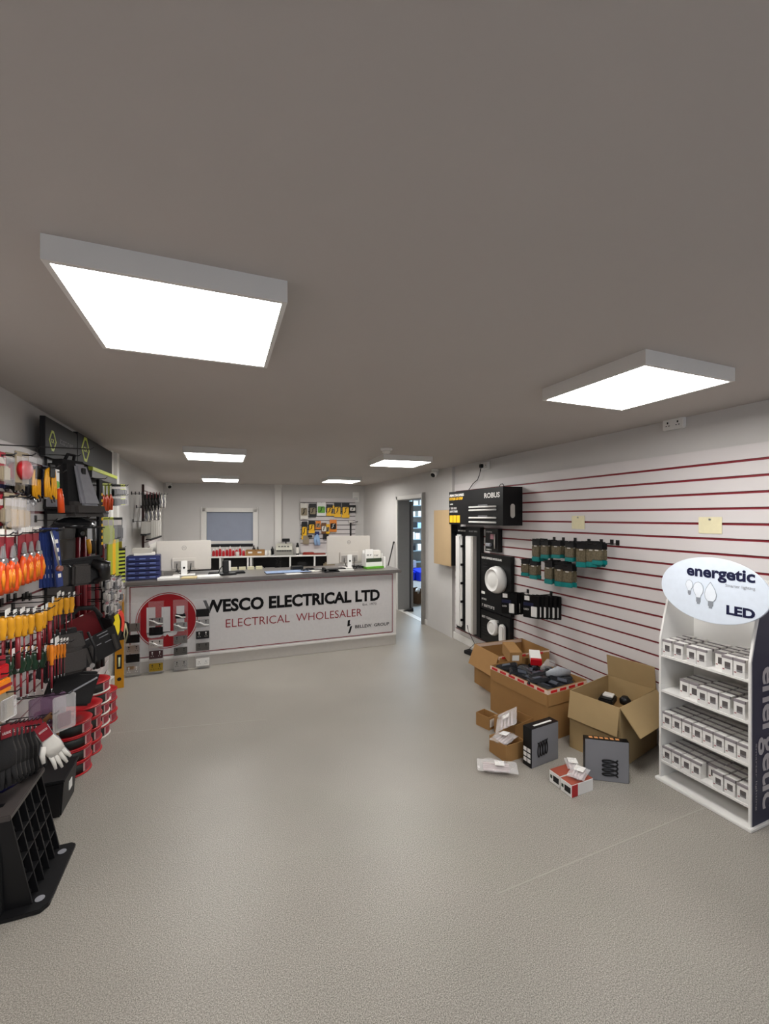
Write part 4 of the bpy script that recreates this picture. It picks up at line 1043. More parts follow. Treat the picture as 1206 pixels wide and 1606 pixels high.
def bagged(label, loc, rz, L1=.22, wd=.06, hgt=.03, rx=0, ry=0):
    t = thing('clear_bag', label, 'clear bag', loc, rz, None, rx, ry)
    m = MB(); nu, nv = 14, 8; random.seed(int(loc[0] * 1000))
    vs = []; fs = []
    for s_ in (1, -1):
        for i in range(nu + 1):
            for j in range(nv + 1):
                u = i / nu * 2 - 1; v = j / nv * 2 - 1
                e = max(0, (1 - u * u)) ** .5 * max(0, 1 - v * v) ** .5
                vs.append((u * L1 / 2, v * wd, hgt + s_ * e * hgt * (.7 + .3 * math.sin(5 * u + 4 * v)) + .006 * random.uniform(-1, 1) * (s_ > 0)))
    n = (nu + 1) * (nv + 1)
    for s_ in (0, 1):
        for i in range(nu):
            for j in range(nv):
                q = s_ * n + i * (nv + 1) + j; fs.append((q, q + 1, q + nv + 2, q + nv + 1))
    m.add(vs, fs, 0, True); m.build('film', M['bag'], t)
    MB().box(-.015, .045, -.03, .025, hgt * 1.75, hgt * 1.75 + .002).build('white_label', M['white'], t)
    m = MB()
    for k in range(4): m.cyl((-L1 * .35, -wd * .5 + k * wd * .33, hgt * .7), (L1 * .3, -wd * .5 + k * wd * .33, hgt * .8), .008, n=8)
    m.build('contents', mat('pinkish_white_parts', '#cbb9b8', .4), t)
bagged('clear bag with white label lying alone on the floor before the trays', (1.71, 2.375, .0), -.55, .26, .07)
bagged('clear bag with label leaning out of the rear brown tray', (2.02, 2.67, .14), .9, .29, .085, .02, rx=-.55)
bagged('clear bag folded over in the front brown tray', (1.88, 2.53, .075), .4, .17, .07, .035, rx=-.1)
# black spring boxes
def spring_box(label, cx, cy, rz, w_, h_, d_, coils_h, lying):
    t = thing('coil_box', label, 'black box', (cx, cy, 0), rz, None)
    MB().box(0, w_, 0, d_, 0, h_).build('black_carton', M['blackg'], t, .002)
    MB().box(.004, w_ - .003, -.0012, 0, .003, h_ - .003).build('grey_front', M['graph'], t)
    m = MB(); pts = []
    turns = 4; n = 64
    for i in range(n + 1):
        a = i / n * turns * 2 * PI; q = i / n
        if lying: pts.append((w_ * .22 + q * w_ * .36 + .016 * math.sin(a), -.004, h_ * .42 + .048 * math.cos(a) + q * .01))
        else: pts.append((w_ * .57 + .045 * math.cos(a), -.004, h_ * .13 + q * h_ * .42 + .014 * math.sin(a)))
    m.tube(pts, .0052, 6, flat=.35); m.build('coil_picture', M['black'], t)
    g = MB()
    if lying:
        for i in range(2):
            for j in range(3): g.box(-.0012, 0, d_ * (.1 + .45 * i), d_ * (.45 + .45 * i), .03 + .035 * j, .055 + .035 * j)
        g.build('side_labels', M['white'], t)
        MB().box(w_ * .2, w_ * .85, d_ * .3, d_ * .5, h_, h_ + .001).build('top_print', M['white'], t)
    else:
        for j in range(6): g.box(w_ * (.12 + .12 * j), w_ * (.20 + .12 * j), d_ * .3, d_ * .75, h_, h_ + .001)
        g.build('top_pictures', [mat('orange_print', '#c98a55', .4)], t)
spring_box('black box with grey front and coil picture standing left of the white cartons', 1.935, 2.31, math.radians(7), .26, .262, .075, .1, True)
spring_box('grey fronted black box with upright coil picture leaning before the large box', 2.18, 2.10, math.radians(-33), .262, .262, .045, .1, False)
# red topped white cartons with clear bags
for i, (y, lb) in enumerate(((2.125, 'rear white carton with red top and printed side beside the coil box'), (2.03, 'front white carton with red top holding a clear bag'))):
    t = thing('white_carton', lb, 'carton', (2.045, y, 0), math.radians(3))
    MB().box(-.09, .09, -.043, .043, 0, .075).build('carton_body', M['white'], t, .002)
    MB().box(-.088, .088, -.041, .041, .075, .0765).build('red_top', mat('terracotta_print', '#9a4a38', .5), t)
    MB().box(-.0915, -.0895, -.035, .01, .02, .055).build('dark_print', M['dark'], t)
    MB().box(-.0915, -.0895, .018, .033, .03, .05).build('round_print', M['green'], t)
    if i: MB().box(-.088, -.04, -.0445, -.0425, .003, .073).build('red_panel', M['red'], t)
bagged('small clear bag heaped on the front white carton', (2.07, 2.04, .077), .5, .15, .05, .022)
bagged('small clear bag lying on the rear white carton', (2.11, 2.13, .077), 1.0, .12, .04, .018)

# ================================================================== BULB STAND
SX, SY = 2.64, 1.682
t = thing('bulb_stand', 'white floor stand with oval header and dark blue sides full of bulb boxes', 'display stand', (SX, SY, 0), RZ_R + math.radians(2))
# local: x = along the front (right is towards the camera side), y = depth, z up
SW = .243; SD = .36
ST = t
MB().slab([(-SW - .02, -.025), (SW + .02, -.025), (SW + .02, SD - .0), (-SW - .02, SD - .0)], 0, .018).build('base_plate', M['white'], t, .003)
prof = [(0, .018), (0, .90), (.035, 1.03), (.07, 1.14), (.13, 1.26), (.22, 1.31), (SD - .01, 1.31), (SD - .01, .018)]
for s_ in (-1, 1):
    x0 = s_ * SW
    vs = [(x0 - .005 * s_, y, z) for y, z in prof] + [(x0 + .007 * s_, y, z) for y, z in prof]
    n = len(prof)
    m = MB(); m.add(vs, [tuple(range(n)), tuple(range(n, 2 * n))[::-1]] + [(i, i + n, (i + 1) % n + n, (i + 1) % n) for i in range(n)])
    sp = m.build('side_panel', M['white'], t)
    pf = [(y + .012 if i < 5 else y, z) for i, (y, z) in enumerate(prof)]
    vs = [(x0 + .007 * s_, y, z) for y, z in pf] + [(x0 + .0085 * s_, y, z) for y, z in pf]
    m = MB(); m.add(vs, [tuple(range(n)), tuple(range(n, 2 * n))[::-1]] + [(i, i + n, (i + 1) % n + n, (i + 1) % n) for i in range(n)])
    m.build('blue_side_print', M['navy'], sp)
    # upright lettering reading downwards on the side
    T = Matrix.Translation((x0 + .0088 * s_, 0, 0)) @ Matrix.Rotation(PI / 2 * s_, 4, 'Z') @ Matrix.Rotation(PI / 2, 4, 'Y')
    m = MB(); m.text('energetic', -.86, -.09, -.23 if s_ < 0 else .06, -.06 if s_ < 0 else .23, 0, .022, T=T); m.build('side_lettering', mat('pale_print', '#b9b4b6', .5), sp)
    m = MB(); m.text('Smarter lighting', -.46, -.10, .035 if s_ > 0 else -.255, .052 if s_ > 0 else -.238, 0, .0, T=T); m.build('small_side_lettering', mat('pale_print', '#b9b4b6', .5), sp)
MB().box(-SW, SW, SD - .03, SD - .01, .018, 1.31).build('back_panel', M['white'], t, .002)
SZ = [.125, .345, .575, .80]
for z in SZ:
    sh_ = MB().box(-SW + .006, SW - .006, .004, SD - .03, z - .012, z).build('shelf', M['white'], t)
    MB().box(-SW + .006, SW - .006, .002, .004, z, z + .042).build('clear_lip', M['acry'], sh_)
# header oval
hx0, hx1 = -.285, .30
hc = Vector((.0, -.02, 1.262))
m = MB()
disc(m, 0.07, 1.262, .285, .187, -.03, -.018, 64)
hd_ = m.build('oval_header', mat('header_pale_blue_white', '#dbe4f0', .35), t, .002)
MB().text('energetic', -.06, .285, 1.312, 1.395, -.03, .034).build('header_lettering', M['navy'], hd_)
MB().text('LED', .15, .285, 1.142, 1.194, -.03, .045).build('bottom_lettering', M['navy'], hd_)
MB().text('Smarter lighting', .145, .285, 1.29, 1.311, -.03, .0).build('small_header_lettering', M['padg'], hd_)
# three bulb pictures
def bulb(cx, cz, r, candle=False):
    m = MB(); vz = 1.15 if candle else 1.4
    if candle: pts = [(0, 1.9), (.35, 1.45), (.75, .8), (1, 0), (.85, -.65), (.5, -1.05)]
    else: pts = [(0, 1), (.5, .86), (.86, .5), (1, 0), (.85, -.5), (.5, -.9), (.42, -1.25)]
    pts = [(x, z * vz) for x, z in pts]; out = [(cx + x * r, cz + z * r) for x, z in pts] + [(cx - x * r, cz + z * r) for x, z in pts[::-1][:-1]]
    m.prism(out, -.0318, -.0305); inn = [(cx + (x - cx) * .9, cz + (z - cz) * .93) for x, z in out]
    m.prism(inn, -.0326, -.0318, 1)
    b = pts[-1]; m.box(cx - r * .4, cx + r * .4, -.0318, -.0305, cz + (b[1] - .8) * r, cz + b[1] * r, 2)
    m.box(cx - r * .25, cx + r * .25, -.0318, -.0305, cz + (b[1] - 1.15) * r, cz + (b[1] - .8) * r, 2)
    m.build('bulb_picture', [mat('grey_line', '#9aa3ad', .5), mat('bulb_white', '#e6ecf4', .4), mat('bulb_metal', '#8b9098', .4)], hd_)
bulb(-.045, 1.278, .021); bulb(.005, 1.26, .030); bulb(.07, 1.238, .033, True)
# bulb boxes, every box a thing
t = thing('bulb_box', '', 'bulb box')
MB().box(-.029, .029, 0, .058, 0, .098).build('carton', M['white'], t, .0015)
MB().box(-.012, .018, -.0012, .0, .028, .066).build('window', mat('grey_window', '#5b5656', .25, 0, .3, 60), t)
MB().box(-.0295, .0295, -.0008, .012, .085, .0988).build('grey_top_band', mat('grey_band', '#8a8386', .5), t)
MB().box(-.024, -.014, -.0012, 0, .02, .026).build('red_mark', M['vred'], t)
bx = Kind(t)
Tst = Matrix.Translation((SX, SY, 0)) @ Matrix.Rotation(RZ_R + math.radians(2), 4, 'Z')
random.seed(5)
nb = 0
# per shelf: columns left to right: (x, rows deep, first row offset)
lay = {3: [(-.225, 4, 0), (-.15, 4, 0), (-.065, 4, 0), (-.005, 4, 0), (.075, 4, .05), (.14, 4, 0), (.205, 4, 0)],
       2: [(-.13, 3, .03), (-.068, 3, .03), (-.0, 4, 0), (.06, 4, 0), (.128, 4, 0), (.205, 3, 0)],
       1: [(-.225, 4, 0), (-.16, 4, 0), (-.095, 4, 0), (-.03, 4, 0), (.032, 4, 0), (.095, 4, 0), (.158, 4, 0), (.222, 3, 0)],
       0: [(-.225, 4, 0), (-.163, 4, 0), (-.10, 4, 0), (-.038, 4, 0), (.028, 3, .06), (.09, 4, 0), (.155, 4, 0), (.222, 2, 0)]}
SHN = {3: 'top shelf', 2: 'second shelf down', 1: 'third shelf down', 0: 'bottom shelf'}
for s_, colsx in lay.items():
    for ci, (x, n, off) in enumerate(colsx):
        for k in range(n):
            lp = Vector((x * .925 + random.uniform(-.001, .001), .012 + off + k * .066, SZ[s_]))
            bx.put(Tst @ lp, RZ_R + math.radians(2) + random.uniform(-.03, .03), 'white bulb box, %s, row %s from front, column %s from left' % (SHN[s_], NTH[k], NTH[ci]), 'bulb boxes on the white stand', scale=(.93, 1, .93 if s_ in (0, 1) else 1))
            nb += 1
# stand seam on the floor is done; one tipped box
bx.put(Tst @ Vector((.19, .16, SZ[0] + .11)), RZ_R + .5, 'tipped white bulb box lying on the others at the right of the bottom shelf', 'bulb boxes on the white stand', rx=.9) if 0 else None

# ================================================================== LEFT WALL: TOOLS AND GOODS
def lhook(p, what, ln=None):
    ln = round((abs(SLF - p.x)) + .03, 2)
    hook_len(SLF, p.y, p.z + .006, RZ_L, ln, what)
# dark sign headers and backing board --------------------------------
def ck_mark(mb, cx, cz, w_, h_, y, mi=0):
    o = [(-.14 * w_, h_ / 2), (.14 * w_, h_ / 2), (w_ / 2, 0), (.14 * w_, -h_ / 2), (-.14 * w_, -h_ / 2), (-w_ / 2, 0)]
    for i in range(6):
        a, b = o[i], o[(i + 1) % 6]; k = .76
        mb.prism([(cx + a[0], cz + a[1]), (cx + b[0], cz + b[1]), (cx + b[0] * k, cz + b[1] * k), (cx + a[0] * k, cz + a[1] * k)], y - .002, y, mi)
    mb.text('CK', cx - w_ * .24, cx + w_ * .24, cz - h_ * .10, cz + h_ * .10, y, .03, mi)
for i, (y0, y1, z0, z1, lb) in enumerate(((3.18, 3.80, 2.055, 2.30, 'near one of two dark tool brand headers under the ceiling on the left wall'), (3.81, 4.90, 2.10, 2.32, 'far dark tool brand header with a lime stripe on the left wall'))):
    t = thing('brand_header', lb, 'sign', (-1.0, (y0 + y1) / 2, 0), RZ_L, 'dark headers on the left wall')
    hw = (y1 - y0) / 2
    MB().box(-hw, hw, 0, .03, z0, z1).build('panel', M['dark'], t, .002)
    m = MB(); ck_mark(m, -hw + (.12, .20)[i], (2.165, 2.215)[i], (.13, .22)[i], (.13, .19)[i], 0); m.build('diamond_mark', M['lime'], t)
    if i == 0: MB().scribble(-.06, .22, 2.17, 2.20, 0, 21).build('grey_lettering', mat('dim_print', '#5b5558', .5), t)
    else:
        MB().box(-hw * .6, hw, -.045, .0, 2.055, 2.085).build('lime_stripe', M['lime'], t, .002)
        MB().box(-hw * .6, hw, -.04, .0, 2.0, 2.055).build('grey_ledge', mat('dark_ledge', '#3c3a3a', .5), t, .002)
t = thing('tool_backing_board', 'dark grey metal backing board behind the bolt cutters and tool bags', 'backing board', (-1.028, 4.09, 0), RZ_L)
MB().box(-.79, .79, 0, .016, .70, 2.07).build('board_sheet', mat('dark_metal_board', '#3a3737', .5, .3), t, .002)
for z in (1.72, 1.52, 1.28, 1.05): MB().box(-.79, .79, -.006, 0, z - .006, z + .006).build('crossbar', M['dsteel'], t)

# kinds ---------------------------------------------------------------
def screwdriver_kind(col, shaft, hl=.095, r=.0155, sl=.10, thick=.0035, cls='screwdriver'):
    t = thing(cls, '', 'screwdriver')
    MB().lathe([(.003, 0), (r * .8, -.003), (r, -.015), (r * .92, -hl * .35), (r * 1.05, -hl * .55), (r * .62, -hl * .85), (r * .8, -hl * .97), (r * .5, -hl)], 14).build('handle', M[col], t)
    MB().cyl((0, 0, -hl), (0, 0, -hl - sl), thick, n=8).build('insulated_shaft', M[shaft], t)
    MB().cyl((0, 0, -hl - sl), (0, 0, -hl - sl - .015), thick * .7, thick * .4, n=8).build('steel_tip', M['steel'], t)
    MB().box(-.014, .014, -.016, -.013, .0, .03).build('price_ticket', M['white'], t)
    return Kind(t)
sd = screwdriver_kind('yellow', 'dred'); sdf = screwdriver_kind('yellow', 'dred', .095, .018, .14, .010)
row = [(4, 968, 0), (17, 967, 0), (28, 965, 1), (38, 965, 0), (48, 963, 0), (61, 960, 1), (68, 956, 0), (78, 945, 1), (86, 938, 0), (94, 937, 0), (104, 937, 0), (112, 936, 0)]
for i, (x, y, k) in enumerate(row):
    p = on_x(x, y, -.84); lhook(p, 'the %s yellow handled screwdriver' % NTH[i])
    (sdf if k else sd).put(p, RZ_L, '%s yellow handled red insulated screwdriver, %s from the near end of its row' % ('thick' if k else 'slim', NTH[i]), 'yellow handled screwdrivers')
    if i % 2 == 0 and i < 10:
        p2 = on_x(x + 3, y - 3, -.90)
        sd.put(p2, RZ_L, 'yellow handled screwdriver hanging behind the %s one of the row' % NTH[i], 'yellow handled screwdrivers'); lhook(p2, 'the yellow screwdriver behind the %s one' % NTH[i])
# green handled
gd = screwdriver_kind('green', 'dred', .085, .0175, .11, .0045)
for i, (x, y) in enumerate(((13, 1029), (23, 1027), (33, 1026), (43, 1024), (54, 1023), (66, 1021))):
    p = on_x(x, y, -.86); lhook(p, 'the %s green handled screwdriver' % NTH[i])
    gd.put(p, RZ_L, 'dark green domed screwdriver, %s from the near end of its row' % NTH[i], 'green handled screwdrivers', scale=(1.1, 1.1, 1))
    ring = MB(); T = Matrix.Translation((0, -.0, .012)) @ Matrix.Rotation(PI / 2, 4, 'X')
    tag(MB().tube([(.012 * math.cos(a), 0, .012 + .012 * math.sin(a)) for a in [k * PI / 5 for k in range(11)]], .002, 6).build('yellow_ring', M['yellow'], loc=p + Vector((.0, .018, .002)), rz=RZ_L), 'yellow hanging ring beside the %s green screwdriver' % NTH[i], 'ring', 'yellow hanging rings')
od = screwdriver_kind('amber', 'vred', .08, .008, .09, .003)
for i, x in enumerate((76, 81, 86, 91, 96, 101)):
    p = on_x(x, 1012 - .6 * i, -.83 if i != 1 else -.80); lhook(p, 'the %s amber handled nut driver' % NTH[i])
    od.put(p, RZ_L, 'thin amber handled driver, %s from the near end beside the grey backpack' % NTH[i], 'amber handled drivers', scale=(1.5, 1.5, 1.3) if i == 1 else None)
# insulated pliers on red cards
t = thing('pliers', '', 'pliers')
MB().box(-.026, .026, .004, .008, -.115, .03).build('red_card', M['vred'], t, .002)
MB().box(-.026, .026, .003, .0042, .0, .03).build('white_card_top', M['offw'], t)
MB().hexa([(-.014, -.012, -.085), (.014, -.012, -.085), (.014, .002, -.085), (-.014, .002, -.085)], [(-.005, -.010, -.035), (.006, -.010, -.035), (.006, .0, -.035), (-.005, .0, -.035)]).build('steel_jaws', M['steel'], t, .003)
MB().cyl((0, -.016, -.098), (0, .004, -.098), .015, n=16).build('joint', M['steel'], t)
for s_ in (-1, 1):
    h = MB().tube([(s_ * .006, -.006, -.10), (s_ * .018, -.008, -.125), (s_ * .022, -.009, -.165), (s_ * .019, -.008, -.205), (s_ * .015, -.006, -.225)], [.010, .012, .0115, .011, .009], 10)
    h.build('insulated_handle', M['orange'], t)
    MB().tube([(s_ * .019, -.017, -.13), (s_ * .0235, -.019, -.165), (s_ * .02, -.018, -.205)], [.006, .010, .006], 8, flat=.6).build('amber_grip_inlay', M['amber'], t)
pk = Kind(t)
for i, (x, y, X) in enumerate(((2, 842, -.80), (18, 842, -.80), (36, 838, -.83), (47, 837, -.83), (58, 836, -.83))):
    p = on_x(x, y, X); lhook(p, 'the %s pair of orange pliers' % NTH[i])
    pk.put(p, RZ_L - .1, 'orange handled insulated pliers on a red card, %s from the near end' % NTH[i], 'orange handled pliers', scale=(1.05, 1, 1.0))
    p = on_x(x + 4, y - 2, X - .07)
    pk.put(p, RZ_L - .1, 'orange handled pliers hanging behind the %s pair from the near end' % NTH[i], 'orange handled pliers')
# blister packs
def blister_kind(card, bub, w_=.09, h_=.12, name='blister_pack', round_=False):
    t = thing(name, '', 'blister pack')
    MB().box(-w_ / 2, w_ / 2, 0, .004, -h_, .02).build('backing_card', M[card], t, .002)
    if round_:
        T = Matrix.Translation((0, 0, -h_ * .5)) @ Matrix.Rotation(PI / 2, 4, 'X')
        MB().lathe([(w_ * .42, 0), (w_ * .42, .02), (w_ * .3, .028), (.002, .028)], 20, T=T).build('coil', M[bub], t)
    else: MB().box(-w_ * .38, w_ * .38, -.022, 0, -h_ * .9, -h_ * .35).build('bubble', M[bub], t, .006)
    MB().box(-w_ * .4, w_ * .4, -.001, 0, -h_ * .25, -.002).build('header_print', mat('greyed_header_print', '#a79f98', .5) if card != 'offw' else M['vred'], t)
    MB().box(-w_ / 2 - .004, w_ / 2 + .004, -.03, -.0285, -h_ - .005, .0).build('clear_front', M['clear'], t)
    return Kind(t)
k1 = blister_kind('tan', 'red', .10, .12, 'blister_pack', True); k2 = blister_kind('tan', 'kraftg', .07, .14); k3 = blister_kind('vred', 'tan', .06, .11)
for i, (x, y, X, k, lb) in enumerate(((2, 716, -.82, k3, 'red and white pack at the very top near the left picture edge'), (20, 718, -.88, k1, 'rear pack with a round red coil at the top of the tool wall'), (35, 716, -.82, k1, 'front pack with a round red coil at the top of the tool wall'),
        (4, 782, -.82, k3, 'red pack under the navy straps at the left picture edge'), (15, 780, -.81, k2, 'cream pack under the straps, first beside the red pack'), (26, 782, -.83, k2, 'cream pack under the straps, second beside the red pack'), (35, 784, -.86, k2, 'cream pack under the straps, third beside the red pack'),
        (3, 836, -.90, k2, 'cream pack hanging behind the nearest orange pliers'), (13, 838, -.92, k2, 'cream pack hanging behind the second orange pliers'))):
    p = on_x(x, y, X); lhook(p, 'the ' + ' '.join(lb.split()[:8]))
    k.put(p, RZ_L - .15, lb, 'blister packs on the tool wall')
hook_len(SLF, 2.60, 2.03, RZ_L, .42, 'nothing at the top of the near slat wall')
# straps and bungees hanging in loops
def strap(x, y0, y1, X, c, label, wd=.016, hookm='dsteel', loops=2):
    p = on_x(x, y0, X); q = on_x(x, y1, X); h = p.z - q.z
    t = thing('strap_bundle', label, 'strap', p, RZ_L - .2, 'straps on the tool wall')
    for k in range(loops):
        o = (k - (loops - 1) / 2) * .012
        pts = [(-wd + o, -.004 * k, -h * .85), (-wd * 1.1 + o, 0, -h * .4), (-wd * .8 + o, 0, -h * .06), (o, 0, 0), (wd * .8 + o, 0, -h * .06), (wd * 1.2 + o, 0, -h * .45), (wd * .7 + o, -.004 * k, -h * .9)]
        MB().tube(pts, .0065, 8).build('cord', M[c], t)
    MB().tube([(0, -.01, -h * .80), (.012, -.012, -h * .88), (.010, -.012, -h * .98), (-.008, -.012, -h), (-.012, -.012, -h * .92)], .004, 6).build('end_hook', M[hookm], t)
    MB().box(-.022, .022, -.012, -.008, -.045, .02).build('header_card', M['blackg'] if c != 'blue' else M['navy'], t, .002)
    lhook(p, 'the ' + label.split(' hanging')[0])
strap(6, 742, 770, -.90, 'navy', 'navy strap bundle hanging at the left picture edge')
strap(19, 742, 772, -.90, 'black', 'black strap bundle hanging beside the navy one')
strap(31, 740, 775, -.86, 'tan', 'tan strap bundle hanging below the round red coil packs')
strap(40, 738, 790, -.90, 'navy', 'long navy strap bundle hanging right of the tan one', loops=3)
strap(49, 737, 793, -.86, 'black', 'long black strap bundle with an end hook hanging before the yellow ones', hookm='steel')
strap(57, 737, 787, -.84, 'yellow', 'slim yellow strap bundle hanging left of the blue one')
strap(67, 736, 782, -.84, 'blue', 'blue strap bundle with pale hooks hanging between the yellow ones', hookm='steel', loops=3)
strap(79, 735, 788, -.80, 'yellow', 'large yellow strap bundle hanging next to the black backpack', wd=.026, loops=3)
t = thing('carded_tool', 'white carded orange tool hanging left of the black backpack', 'carded tool', on_x(90, 742, -.79), RZ_L - .2)
MB().box(-.02, .02, 0, .004, -.12, .02).build('card', M['white'], t, .002)
MB().cyl((-.008, -.006, -.06), (-.008, -.002, -.06), .018, n=14).build('green_spot', M['lgreen'], t)
MB().tube([(0, -.01, -.08), (.005, -.012, -.13), (.012, -.012, -.205)], [.010, .015, .016], 10).build('handle', M['orange'], t)
lhook(t.location, 'the white carded orange tool')
# blue blade sleeves
t = thing('blade_sleeve', '', 'sleeve')
MB().box(-.016, .016, -.004, .004, -.29, .02).build('sleeve', mat('dull_blue_sleeve', '#26366c', .4, 0, .4, 50), t, .002)
for k in range(5): MB().box(-.007, .007, -.0055, -.004, -.06 - .045 * k, -.04 - .045 * k).build('white_spot', M['offw'], t)
bs = Kind(t)
for i, (x, X) in enumerate(((67, -.86), (71, -.85), (75, -.84), (79, -.83), (83, -.82), (86, -.80))):
    p = on_x(x, 834, X); bs.put(p, RZ_L - .5, 'blue sleeve with white spots, %s from the near end of the bunch' % NTH[i], 'blue blade sleeves', ry=-.02 * i, scale=(1.2, 1, 1))
    lhook(p, 'the %s blue sleeve' % NTH[i])
t = thing('steel_clasp', 'bright steel clasp strap hanging down the right of the blue sleeves', 'clasp', on_x(80, 833, -.76), RZ_L - .4)
MB().tube([(0, 0, 0), (.02, -.004, -.08), (.045, -.004, -.18)], [.006, .008, .006], 8, flat=.4).build('strap', M['steel'], t)
MB().cyl((.05, -.01, -.185), (.05, .006, -.185), .014, n=14).build('clasp_end', mat('copper_pink', '#9a6a5e', .35, .5), t)
lhook(t.location, 'the bright steel clasp strap')

# black backpack with grey shield ---------------------------------------
t = thing('tool_backpack', 'tall black tool backpack with a moulded grey shield hanging under the dark headers', 'backpack', (-.885, 3.24, 1.70), math.radians(62))
MB().hexa([(-.17, -.11, 0), (.17, -.13, 0), (.17, .11, 0), (-.17, .11, 0)], [(-.13, -.05, .40), (.13, -.05, .40), (.13, .10, .40), (-.13, .10, .40)]).build('pack_body', M['fabric'], t, .035)
sh2 = MB().hexa([(-.075, -.185, .06), (.09, -.185, .06), (.09, -.13, .06), (-.075, -.13, .06)], [(-.05, -.085, .37), (.06, -.085, .37), (.06, -.05, .37), (-.05, -.05, .37)])
sh2.build('grey_shield', M['padg'], t, .03)
MB().box(-.02, .02, -.112, -.10, .29, .34).build('shield_slot', M['black'], t, .004)
MB().hexa([(-.16, -.19, -.02), (.17, -.19, -.02), (.17, -.05, -.02), (-.16, -.05, -.02)], [(-.15, -.17, .09), (.15, -.17, .09), (.15, -.05, .09), (-.15, -.05, .09)]).build('lower_pocket', M['fabricg'], t, .03)
MB().tube([(-.04, .02, .39), (-.03, .0, .44), (.03, .0, .44), (.04, .02, .39)], .012, 8).build('grab_handle', M['fabric'], t)
MB().box(-.178, -.165, -.05, .04, .05, .12).build('side_badge', M['padg'], t, .004)
t.scale = (.82, .82, .85)
hook_len(SLF, 3.24, 2.07, RZ_L, .20, 'the tall black tool backpack')
t = thing('hard_hat', 'glossy black rounded cap hanging beneath the black backpack', 'cap', (-.865, 3.20, 1.615), math.radians(50))
t.scale = (.8, .8, .8)
MB().lathe([(.15, 0), (.148, .02), (.12, .05), (.06, .075), (.002, .08)], 24).build('shell', mat('black_gloss_shell', '#17181a', .18), t)
MB().hexa([(-.1, -.22, -.005), (.1, -.22, -.005), (.12, -.08, -.0), (-.12, -.08, 0)], [(-.1, -.22, .003), (.1, -.22, .003), (.12, -.08, .012), (-.12, -.08, .012)]).build('peak', M['black'], t, .003)
hook_len(SLF, 3.16, 1.66, RZ_L, .10, 'the glossy black cap')
# bolt cutters ----------------------------------------------------------
t = thing('bolt_cutter', '', 'bolt cutter')
for s_ in (-1, 1):
    MB().tube([(s_ * .022, 0, -.12), (s_ * .028, 0, -.5), (s_ * .02, 0, -.86)], .014, 10).build('red_lever', M['dred'], t)
    MB().cyl((s_ * .02, 0, -.86), (s_ * .02, 0, -1.0), .017).build('black_grip', M['black'], t)
MB().hexa([(-.04, -.012, -.13), (.04, -.012, -.13), (.04, .012, -.13), (-.04, .012, -.13)], [(-.03, -.01, 0), (.03, -.01, 0), (.03, .01, 0), (-.03, .01, 0)]).build('cutter_head', M['blackg'], t, .006)
MB().cyl((0, -.018, -.1), (0, .018, -.1), .014).build('pivot_bolt', M['steel'], t)
bc = Kind(t)
for i, (x, X, y) in enumerate(((127, -.95, 812), (134, -.97, 812), (157, -.93, 815))):
    p = on_x(x, y, X); bc.put(p, RZ_L - .5, 'long red bolt cutters, %s from the near end, before the dark board' % NTH[i], 'bolt cutters', scale=(1.15, 1, 1.15 if i < 2 else 1.22))
    lhook(p + Vector((0, 0, -.004)), 'the %s red bolt cutters' % NTH[i])
for i, (x, c) in enumerate(((141, 'yellow'), (147, 'dark'), (151, 'tan'))):
    p = on_x(x, 818, -.86); q = on_x(x, 868, -.86)
    t = thing('hand_saw', '%s handled saw hanging between the bolt cutters' % dict(yellow='yellow', dark='charcoal', tan='tan')[c], 'saw', p, RZ_L - .3)
    h = p.z - q.z
    MB().prism([(-.03, -.0), (.01, 0), (.03, -h * .6), (-.03, -h * .6)], -.001, .001).build('blade', M['steel'], t)
    MB().tube([(-.02, 0, -h * .55), (-.01, 0, -h * .75), (0, 0, -h)], [.016, .02, .014], 8, flat=.7).build('handle', M[c], t)
    lhook(p, 'the %s handled saw' % dict(yellow='yellow', dark='charcoal', tan='tan')[c])
# pouch with two flaps
t = thing('tool_pouch', 'black tool belt pouch with two flap pockets at middle height of the tool wall', 'pouch', (-.86, 3.17, 1.25), math.radians(38))
MB().hexa([(-.155, -.04, .01), (.16, -.05, .0), (.15, .04, .0), (-.155, .04, .01)], [(-.16, -.045, .16), (.17, -.05, .185), (.17, .03, .185), (-.16, .04, .16)]).build('belt_body', M['fabric'], t, .02)
for x in (-.10, .02): MB().box(x - .05, x + .05, -.085, -.035, .01, .14).build('flap_pocket', M['fabricg'], t, .012)
MB().tube([(.09, -.05, .14), (.14, -.09, .12), (.155, -.07, .04), (.10, -.045, .02)], [.03, .045, .04, .02], 10, flat=.6).build('leather_side', mat('black_leather', '#141314', .3, 0, .1, 30, .3), t)
MB().tube([(-.04, -.05, .14), (-.025, -.055, .12), (-.01, -.05, .14)], .003, 6).build('steel_ring', M['steel'], t)
hook_len(SLF, 3.17, 1.41, RZ_L, .2, 'the black tool belt pouch')
# grey backpack, tote with red lining, folded bag
t = thing('small_backpack', 'grey and black small backpack with front pocket below the yellow screwdrivers', 'backpack', (-.86, 3.02, .74), math.radians(35))
MB().hexa([(-.13, -.06, 0), (.12, -.06, 0), (.12, .06, 0), (-.13, .06, 0)], [(-.10, -.04, .28), (.09, -.04, .28), (.09, .05, .28), (-.10, .05, .28)]).build('pack_body', M['fabric'], t, .03)
MB().box(-.055, .085, -.10, -.055, .03, .18).build('front_pocket', M['fabricg'], t, .02)
MB().hexa([(-.07, -.075, .17), (.09, -.075, .17), (.09, -.05, .17), (-.07, -.05, .17)], [(-.05, -.06, .26), (.07, -.06, .26), (.07, -.04, .26), (-.05, -.04, .26)]).build('top_flap', M['fabricg'], t, .012)
MB().tube([(.10, -.06, .25), (.135, -.07, .15), (.13, -.07, .02)], .007, 8).build('strap', M['black'], t)
